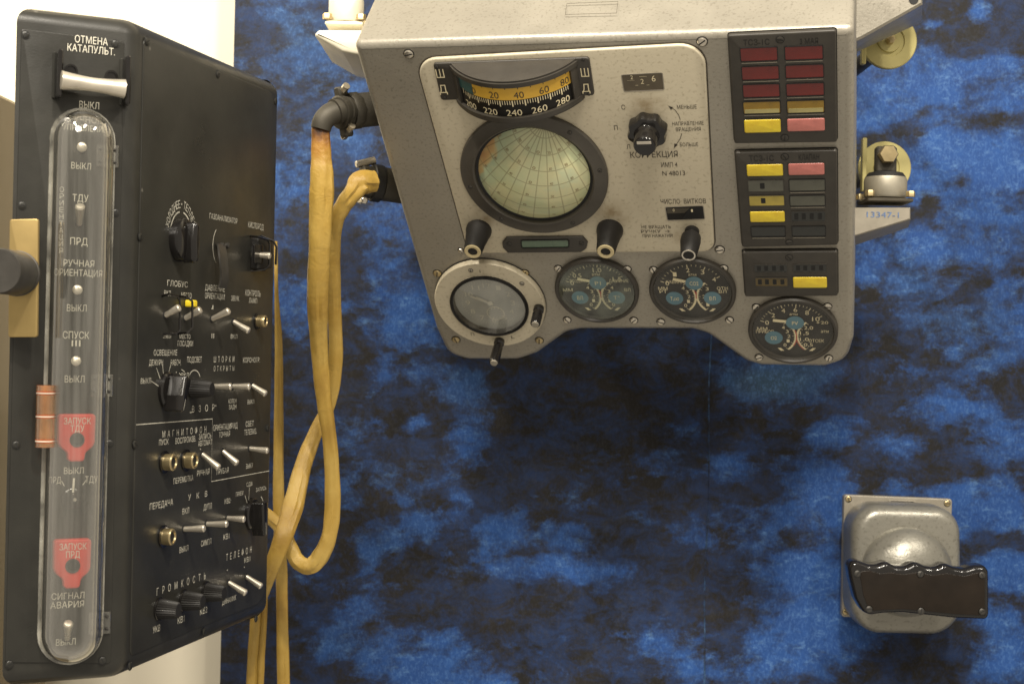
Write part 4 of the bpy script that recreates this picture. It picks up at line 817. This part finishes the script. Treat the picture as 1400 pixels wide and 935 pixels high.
# ---- indicator blocks
def annunciator(quad, wins, label, t1=None, t2=None, screws=()):
    m_ = MB(); pl_ = roundpoly(pts(PF, quad, .003), .002, 4)
    if area(pl_) < 0: pl_ = pl_[::-1]
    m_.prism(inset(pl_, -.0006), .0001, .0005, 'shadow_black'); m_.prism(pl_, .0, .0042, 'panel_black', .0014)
    us = [p[0] for p in pl_]; vs_ = [p[1] for p in pl_]; uc_, w_ = (min(us) + max(us)) / 2, max(us) - min(us); vt_ = max(vs_)
    if t1: 
        for s, (x, y, ww) in zip((t1, t2), screws[2:]): ptx(m_, PF, s, x, y, ww, 8, .0046, 'faint_lettering')
    for x, y in screws[:2]: u, v = PF.px(x, y, .0042); m_.screw(u, v, .0042, .0028, 'panel_black', h=.0008)
    o_ = obj('indicator_block', m_, PF.M, panel, label)
    for (x0_, y0_, x1_, y1_, mt, hi_) in wins:
        a = PF.px(x0_, y0_, .0044); b = PF.px(x1_, y1_, .0044); cu, cv = (a[0] + b[0]) / 2, (a[1] + b[1]) / 2; ww, hh = abs(b[0] - a[0]), abs(a[1] - b[1])
        t_ = MB(); t_.frame(rrect(ww + .0010, hh + .0010, .0010), rrect(ww - .0002, hh - .0002, .0008), .0030, .0048, 'shadow_black' if hi_ < 2 else 'panel_black')
        if hi_ < 2: t_.box((0, -hh / 2 - .0018, .0044), (ww * .98, .0005, .0006), 'plate_grey')  # thin pale strip paints the highlight along the slot's lower edge
        if hi_ == 2: t_.prism(rrect(ww, hh, .0014), .002, .0054, mt, .0010)
        else: t_.prism(rrect(ww, hh, .0008), .002, .00445, mt)
        if hi_ == 1: t_.prism(rrect(ww * .94, hh * .34, .0005, 0, -hh * .30), .004, .0047, 'lamp_pale' if mt == 'lamp_amber' else mt)
        if hi_ == 3: t_.prism(rrect(ww * .13, hh * .5, .0005, -ww * .1, 0), .004, .0046, 'shadow_black'); 
        if hi_ == 4:
            for q in (-.36, -.14, .1, .34): t_.prism(rrect(ww * .12, hh * .6, .0005, ww * q, 0), .004, .0046, 'shadow_black')
        obj('indicator_lamp', t_, PF.M @ T(cu, cv, 0), o_)
A1 = [(1012, 66.5, 1063, 82.5, 'lamp_red', 0), (1073, 64.5, 1125, 80.5, 'lamp_red', 0), (1014, 92, 1065, 108, 'lamp_red', 0), (1074, 90, 1126, 105.5, 'lamp_red', 0), (1015.5, 116.5, 1066, 132, 'lamp_red', 0), (1075, 115, 1126.5, 130, 'lamp_red', 0),
      (1016, 140, 1067, 154.5, 'lamp_amber', 1), (1076, 138.5, 1127, 153.5, 'lamp_amber', 1), (1017, 164, 1068, 180.5, 'lamp_yellow', 2), (1076, 162.5, 1128, 178.5, 'lamp_pink', 2)]
annunciator([(995, 48), (1143, 41), (1144.5, 194), (1004, 196)], A1, 'tall indicator block with red windows', 'ТСЗ-1С', '3 МАЯ', ((1066.5, 54.5), (1073, 188.5), (1034, 58.5, 36), (1106, 57, 25)))
A2 = [(1020.5, 225, 1071, 240, 'lamp_yellow', 2), (1077.5, 223.5, 1127.5, 238.5, 'lamp_pink', 2), (1022.5, 247, 1071.5, 261.5, 'lamp_grey', 3), (1079, 246, 1128, 260.5, 'lamp_grey', 0), (1024, 268, 1072.5, 281, 'lamp_olive', 3), (1080, 268, 1128, 281, 'lamp_grey', 0),
      (1025, 289, 1073.5, 303, 'lamp_yellow', 2), (1082, 289.5, 1128.5, 302.5, 'lamp_dark', 4), (1027, 310.5, 1073.5, 323, 'lamp_dark', 0), (1083, 310, 1128.5, 322.5, 'lamp_dark', 0)]
annunciator([(1004.5, 208), (1144.5, 205), (1145.5, 334.5), (1014.5, 337.5)], A2, 'middle indicator block with yellow, pink and grey windows', 'ТСЗ-1С', 'КЛАПАН', ((1073, 214.5), (1079, 331.5), (1041, 217, 34), (1106, 215.5, 28)))
A3 = [(1031, 362, 1076.5, 372, 'lamp_dark', 4), (1084.5, 361.5, 1130, 371.5, 'lamp_dark', 4), (1032.5, 380, 1077, 391, 'lamp_brown', 4), (1084, 378.5, 1131, 393, 'lamp_yellow', 2)]
annunciator([(1014.5, 344), (1145, 343), (1145.5, 404), (1018.5, 405)], A3, 'short indicator block with one bright yellow window', None, None, ((1079, 352), ))
# ---- brackets and shock mounts
def solid(L, y0_, y1_, mt, bev=.002, name='mounting_bracket', par=panel, lab=None):
    f = yframe(y0_); m_ = MB(); m_.prism(roundpoly(pts(f, L), .002, 3), -(y1_ - y0_), 0, mt, bev); return obj(name, m_, f.M, par, lab)
def bracket(front, back, y0_, y1_, mt, bev):
    f = yframe(y0_); g = yframe(y1_); m_ = MB(); A = pts(f, front); B = pts(g, back)
    if area(A) < 0: A = A[::-1]; B = B[::-1]
    A2 = inset(A, bev); m_.rings([[(x, y, -(y1_ - y0_)) for x, y in B], [(x, y, -bev) for x, y in A], [(x, y, 0) for x, y in A2]], mt); return obj('mounting_bracket', m_, f.M, panel)
ub = bracket([(1150, -40), (1262, -56), (1262, 6), (1180, 52), (1150, 66)], [(1150, -20), (1260, -30), (1260, 31), (1170, 72), (1150, 80)], 1.285, 1.40, 'hammered_grey', .002)
m_ = MB(); f = yframe(1.285); m_.lathe([(.0040, 0), (.0040, .0006), (.0005, .0006)], 'shadow_black', (*f.px(1249, 0), 0), 16); obj('screw_hole', m_, f.M, ub)
lb = bracket([(1150, 284), (1245, 284), (1245, 300), (1172, 322), (1150, 328)], [(1150, 286), (1242, 286), (1242, 311), (1170, 335), (1150, 341)], 1.36, 1.44, 'plate_grey', .001)
m_ = MB(); f = yframe(1.36); ptx(m_, f, '13347-1', 1207, 293.5, 44, 8, .0004, 'blue_lettering'); obj('stencil_number', m_, f.M, lb)
solid([(428, 48), (436, 41), (520, 41), (520, 80), (482, 74), (468, 71)], 1.30, 1.42, 'white_mount', .003)
def mount(px_, y_top, y_bot, depth, rpx, mt, stub):
    p = at(px_, y_bot, depth); k = depth / F; hgt = (y_bot - y_top) * k; r_ = rpx * k; W_ = Matrix.Translation(p)
    m_ = MB(); m_.lathe([(r_ * .93, .003), (r_, .005), (r_, hgt * .88), (r_ * .95, hgt), (r_ * .4, hgt)], mt, k=44); o_ = obj('shock_mount', m_, W_, panel)
    b = MB(); b.box((0, 0, 0), (r_ * 2.15, r_ * 2.15, .0035), 'dull_olive' if mt != 'white_mount' else 'white_mount', .0015)
    for sx_ in (-1, 1):
        for sy_ in (-1, 1): b.lathe([(.0042, .003), (.0042, .0072), (.0036, .0082)], 'brass', (sx_ * r_ * .95, sy_ * r_ * .95, 0), 6)
    obj('flange', b, W_, o_)
    if stub:
        s_ = MB(); s_.lathe([(r_ * .95, hgt), (r_ * .80, hgt + .004), (r_ * .35, hgt + .006)], 'shadow_black', k=36); s_.box((0, .002, hgt + .016), (r_ * 1.0, r_ * .6, .024), 'olive_metal', .003); obj('stem', s_, W_, o_)
        s_ = MB(); s_.X = T(0, -r_ * .28, hgt + .020) @ Matrix.Rotation(PI / 2, 4, 'X'); s_.lathe([(.0088, -.002), (.0088, .005), (.0078, .0064), (.001, .0066)], 'brass', k=6); obj('bolt', s_, W_, o_)
mount(1210, 243, 276, 1.385, 29, 'mount_metal', True); mount(473, -2, 37, 1.34, 24, 'white_mount', False)
def disc(px_, py_, rpx, depth):
    k = depth / F; f = yframe(depth); u, v = f.px(px_, py_); r_ = rpx * k; m_ = MB()
    m_.lathe([(r_, -.003), (r_, .0016), (r_ * .97, .0024), (r_ * .56, .0024), (r_ * .55, .0012), (r_ * .42, .0012), (r_ * .40, .0034), (r_ * .16, .0036)], 'zinc_yellow', k=56); m_.lathe([(r_ * .16, .0034), (r_ * .15, .011), (r_ * .1, .012)], 'brass', k=6)
    m_.lathe([(r_ * .3, -(YB - depth) + .001), (r_ * .3, -.002)], 'olive_metal', k=20, cap0=False, cap1=False); obj('mounting_disc', m_, f.M @ T(u, v, 0), panel)
    m_ = MB(); m_.box((0, 0, 0), (.004, r_ * 2.0, .008), 'zinc_yellow', .001); obj('edge_plate', m_, f.M @ T(f.px(1174, py_)[0], v, .02), panel)
disc(1209, 230, 36, 1.44); disc(1215, 57, 38, 1.44)

# ================================================================== HAND CONTROLLER on the board
fb0 = yframe(YB - .001); u, v = fb0.px(1228, 760)
ctl = thing('hand_controller', fb0.M @ T(u, v, 0), 'silver rounded hand controller with dome and black finger grip mounted on the blue board', 'hand controller')
m_ = MB(); f = yframe(1.612); m_.prism(roundpoly(pts(f, [(1154, 676), (1302, 682), (1298, 845), (1151, 843)]), .003), -.009, 0, 'plate_grey', .0012)
for x, y in ((1160, 682), (1295, 688), (1156, 836)): uu, vv = f.px(x, y); m_.screw(uu, vv, 0, .0030, 'brass', h=.001)
q = pts(f, [(1214, 682.5), (1253, 684), (1253, 690), (1214, 688.5)]); m_.prism(roundpoly(q, .001), 0, .0012, 'plate_grey', .0004); q = pts(f, [(1218, 684.5), (1249, 685.5), (1249, 688), (1218, 687)]); q = q[::-1] if area(q) < 0 else q; m_.poly(q, .0014, 'shadow_black')
obj('base_plate', m_, f.M, ctl)
f = yframe(1.560); m_ = MB(); hp = roundpoly(pts(f, [(1166, 689), (1316, 694), (1319, 870), (1164, 867)]), [.028, .028, .032, .032], 10)
if area(hp) < 0: hp = hp[::-1]
rs = [[(x, y, -.052) for x, y in inset(hp, .004)], [(x, y, -.047) for x, y in inset(hp, .001)], [(x, y, -.040) for x, y in hp]]
for j in range(9): a = PI / 2 * j / 8; rs.append([(x, y, -.013 + .013 * math.sin(a)) for x, y in inset(hp, .013 * (1 - math.cos(a)) + .0005)])
m_.rings(rs, 'silver_hammer'); hous = obj('housing', m_, f.M, ctl, sharp=50)
m_ = MB(); u, v = f.px(1241, 782, .005); rd = 62 * 1.56 / F
m_.lathe([(rd * 1.02, -.001)] + [(rd * math.cos(a) + 0.0, .030 * math.sin(a)) for a in [PI / 2 * j / 12 for j in range(12)]] + [(.0008, .030)], 'silver_hammer', k=72); obj('dome', m_, f.M @ T(u, v, 0), ctl)
m_ = MB(); m_.lathe([(.013, .020), (.011, .034), (.0105, .050)], 'black_bakelite', k=28); obj('stalk', m_, f.M @ T(u, v - .008, 0), ctl)
f = yframe(1.488); k_ = 3.74
gp = [(152, 470), (165, 438), (200, 434), (262, 456), (300, 454), (345, 438), (392, 464), (440, 466), (492, 438), (545, 464), (595, 470), (640, 446), (690, 468), (742, 478), (800, 460), (852, 460), (872, 490), (874, 715), (860, 738), (700, 731), (560, 716), (430, 702), (330, 706), (262, 716), (222, 694), (186, 630), (160, 520)]
gp = [(1120 + x / k_, 650 + y / k_) for x, y in gp]; gpl = roundpoly([f.px(x, y) for x, y in gp], [.006, .006, .006] + [.012] * 12 + [.006, .006, .006, .006, .006] + [.03] * 5 + [.012, .012, .03, .03], 6)
if area(gpl) < 0: gpl = gpl[::-1]
m_ = MB(); rs = []
for j in range(6): a = PI / 2 * j / 5; rs.append([(x, y, -.024 + .007 * (1 - math.sin(a))) for x, y in inset(gpl, .007 * (1 - math.cos(PI / 2 - a)) * 0 + .006 * (1 - math.sin(a)))][::1])
rs = []
for j in range(6): a = PI / 2 * j / 5; rs.append([(x, y, -.026 + .008 * math.sin(a)) for x, y in inset(gpl, .0045 * (1 - math.cos(a)) + .0001)] if 0 else [(x, y, -.018 - .008 * math.cos(a)) for x, y in inset(gpl, .0045 * (1 - math.sin(a)))])
for j in range(7): a = PI / 2 * j / 6; rs.append([(x, y, -.0075 + .0075 * math.sin(a)) for x, y in inset(gpl, .0050 * (1 - math.cos(a)))])
m_.rings(rs, 'black_bakelite'); grip = obj('grip', m_, f.M, ctl, sharp=60)
m_ = MB(); cp = [(1120 + x / k_, 650 + y / k_) for x, y in [(205, 488), (260, 484), (310, 500), (370, 494), (430, 504), (505, 492), (580, 508), (650, 498), (740, 514), (820, 492), (846, 502), (848, 708), (838, 714), (700, 708), (560, 694), (430, 682), (330, 686), (272, 690), (252, 680), (226, 610)]]
cpl = roundpoly(pts(f, cp, .0005), .003, 3); m_.prism(cpl, -.001, .0007, 'dark_bakelite', .0005); obj('cover_plate', m_, f.M, grip)
for x, y in ((195, 500), (517, 503), (832, 508), (255, 682), (520, 691), (832, 694)):
    m_ = MB(); uu, vv = f.px(1120 + x / k_, 650 + y / k_); m_.screw(0, 0, 0, .0031, 'knurled_dark', h=.0012); obj('screw', m_, f.M @ T(uu, vv, .0004), grip)
# ================================================================== YELLOW CABLES
def cable(path, rpx, label, mtl='yellow_sleeve', flat=.75, k=16, root=None, seed=0, depth_r=1.3):
    P = smoothpath([at(x, y, d) for x, y, d in path], 10); rr = []
    rp_ = rpx if hasattr(rpx, '__len__') else [rpx] * len(path)
    for i in range(len(P)):
        t_ = i / (len(P) - 1) * (len(path) - 1); a = min(int(t_), len(path) - 2); s_ = t_ - a
        r0 = rp_[a] * (1 - s_) + rp_[a + 1] * s_; rr.append(r0 * depth_r / F * (1 + .018 * math.sin(i * .9 + seed) + .03 * math.sin(i * .31 + seed * 2)))
    return P, rr
def sleeve(P, rr, flat, seed, mtl='yellow_sleeve'):
    m_ = MB(); k = 22; n = len(P); rs = []; nrm = Vector((0, -1, 0))
    for i in range(n):
        tg = (P[min(i + 1, n - 1)] - P[max(i - 1, 0)]).normalized(); nrm = (Vector((0, -1, 0)) - tg * (-tg.y)).normalized(); bn = tg.cross(nrm); row = []
        for j in range(k):
            a = 2 * PI * j / k; fold = 1 - .16 * math.exp(-((((a / (2 * PI) - .93 + .05 * math.sin(i * .06 + seed)) + .5) % 1 - .5) / .030) ** 2) - .10 * math.exp(-((math.sin(a / 2 + .3 * math.sin(i * .11 + seed)) - .35) / .10) ** 2) + .02 * math.sin(5 * a + i * .23 + seed)
            row.append(P[i] + nrm * (rr[i] * flat * fold * math.cos(a)) + bn * (rr[i] * fold * math.sin(a)))
        rs.append(row)
    m_.rings(rs, mtl); return m_
def cable_thing(path, rpx, label, flat=.7, seed=0, plug=None):
    P, rr = cable(path, rpx, label, seed=seed); W_ = Matrix.Translation(P[-1])
    if plug:
        t_ = thing('sleeved_cable', W_, label, 'cable', 'yellow sleeved cables between box and panel'); m_ = sleeve(P, rr, flat, seed); obj('sleeve', m_, Matrix.Identity(4), t_); plug(t_); return t_
    m_ = sleeve(P, rr, flat, seed); m_.v = [v - P[-1] for v in m_.v]; o_ = obj('sleeved_cable', m_, W_); tag(o_, label, 'cable', 'yellow sleeved cables between box and panel'); return o_
def pdep(x, y):
    r_ = ray(x, y); return PF.n.dot(PF.O) / PF.n.dot(r_)
print('DEPTH', pdep(506, 150), pdep(535, 252), pdep(820, 50), pdep(820, 490))
def plug_upper(t_):
    dp = pdep(506, 150) + .035; d0 = at(525, 148, dp + .012); d1 = at(432, 157, dp - .03); ax_ = d1 - d0; k = 1.275 / F; W_ = axisM(d0, ax_); L = ax_.length
    m_ = MB(); m_.lathe([(24 * k, 0), (24 * k, L * .40), (22 * k, L * .43)], 'olive_metal', k=36); obj('connector', m_, W_, t_)
    m_ = MB(); m_.lathe([(25 * k, L * .40), (26.5 * k, L * .42), (26.5 * k, L * .52), (25 * k, L * .54)], 'olive_metal', k=10); m_.lathe([(22 * k, L * .53), (21 * k, L * .60), (23 * k, L * .61), (23 * k, L * .68), (20 * k, L * .70)], 'olive_metal', k=36)
    for s_ in (-1, 1): m_.box((0, 0, 0), (.009, .009, .009), 'olive_metal', .002, X=T(0, s_ * 27 * k, L * .60)); m_.lathe([(.0032, -.009), (.0032, .008), (.0024, .0095)], 'steel', k=10, X=T(0, s_ * 27 * k, L * .60) @ Matrix.Rotation(-PI / 2, 4, 'Y') @ T(0, 0, -.002) @ Matrix.Rotation(.5, 4, 'X'))
    obj('clamp', m_, W_, t_)
    m_ = MB(); pe = smoothpath([at(476, 150, 1.278), at(464, 152, 1.27), at(451, 157, 1.265), at(442, 166, 1.263), at(438.5, 177, 1.263)], 6); m_.tube(pe, [17 * k - (i / len(pe)) * 3.5 * k for i in range(len(pe))], 'olive_metal', 28, flatdir=Vector((0, -1, 0)))
    for q_ in (2, 5, 8): m_.tube([pe[q_] + (pe[q_ + 1] - pe[q_]) * s_ for s_ in (0, .3, .7, 1)], [16.6 * k, 18.6 * k, 18.6 * k, 16.2 * k], 'olive_metal', 28, flatdir=Vector((0, -1, 0)))
    obj('elbow', m_, Matrix.Identity(4), t_)
def plug_lower(t_):
    dp = pdep(535, 252) + .035; d0 = at(560, 257, dp + .02); d1 = at(490, 247, dp); ax_ = d1 - d0; k = 1.31 / F; W_ = axisM(d0, ax_); L = ax_.length
    m_ = MB(); m_.lathe([(24 * k, 0), (24 * k, L * .55), (22 * k, L * .57)], 'olive_metal', k=36); obj('connector', m_, W_, t_)
    m_ = MB(); m_.lathe([(25 * k, L * .55), (27 * k, L * .58), (27 * k, L * .74), (25 * k, L * .76)], 'black_plastic', k=12); m_.lathe([(23 * k, L * .75), (22 * k, L * .95), (20 * k, L * .97)], 'olive_metal', k=32)
    m_.lathe([(.0035, -.008), (.0035, .009), (.0024, .010)], 'steel', k=10, X=T(0, 27 * k, L * .88) @ Matrix.Rotation(.35, 4, 'X')); m_.lathe([(.0032, -.006), (.0032, .005), (.002, .006)], 'steel', k=10, X=T(0, -27 * k, L * .88) @ Matrix.Rotation(PI / 2, 4, 'Y')); obj('clamp', m_, W_, t_)
cable_thing([(438.5, 173, 1.263), (439, 215, 1.262), (440, 260, 1.262), (437, 330, 1.27), (434, 410, 1.29), (437, 480, 1.31), (443, 546, 1.32), (452, 616, 1.33), (455, 690, 1.335), (449, 735, 1.335), (436, 763, 1.335), (422, 774, 1.335), (406, 766, 1.34), (396, 745, 1.345), (383, 720, 1.36), (360, 700, 1.40)],
    [11.5, 14, 16, 15.5, 14.5, 12, 10.5, 10.5, 11, 11.5, 12, 12, 11, 10, 10, 10], 'yellow cable from the upper panel connector, looping low beside the black box', .72, 1, plug_upper)
cable_thing([(512, 248, 1.305), (494, 250, 1.295), (484, 262, 1.292), (470, 280, 1.295), (459, 305, 1.30), (455, 350, 1.315), (457, 420, 1.335), (459, 490, 1.35), (452, 546, 1.36), (434, 585, 1.36), (416, 632, 1.35), (401, 690, 1.33), (384, 742, 1.31), (362, 800, 1.32), (345, 840, 1.36)],
    [15, 17, 14, 11.5, 10.5, 10.5, 10, 10, 9.5, 9.5, 12.5, 14.5, 13, 10, 10], 'yellow cable from the lower panel connector, twisting left behind the black box', .7, 2.3, plug_lower)
cable_thing([(377, 330, 1.40), (378, 400, 1.40), (381, 470, 1.40), (381, 560, 1.40), (381, 680, 1.40), (384, 770, 1.40), (385, 790, 1.40), (386, 850, 1.40), (388, 950, 1.40)], [2.5, 3, 5.5, 7, 8, 9.5, 8.5, 9, 9.5], 'straight yellow cable hanging closest to the right edge of the black box', .8, 4)
cable_thing([(352, 780, 1.40), (349, 850, 1.40), (345, 900, 1.40), (343, 950, 1.40)], [7.5, 7.5, 7.5, 8], 'yellow cable below the black box, left of its close pair', .8, 5)
cable_thing([(362, 780, 1.405), (360, 850, 1.405), (356.5, 900, 1.405), (355, 950, 1.405)], [5.5, 5.5, 6, 6], 'yellow cable below the black box, right of its close pair', .8, 6.5)
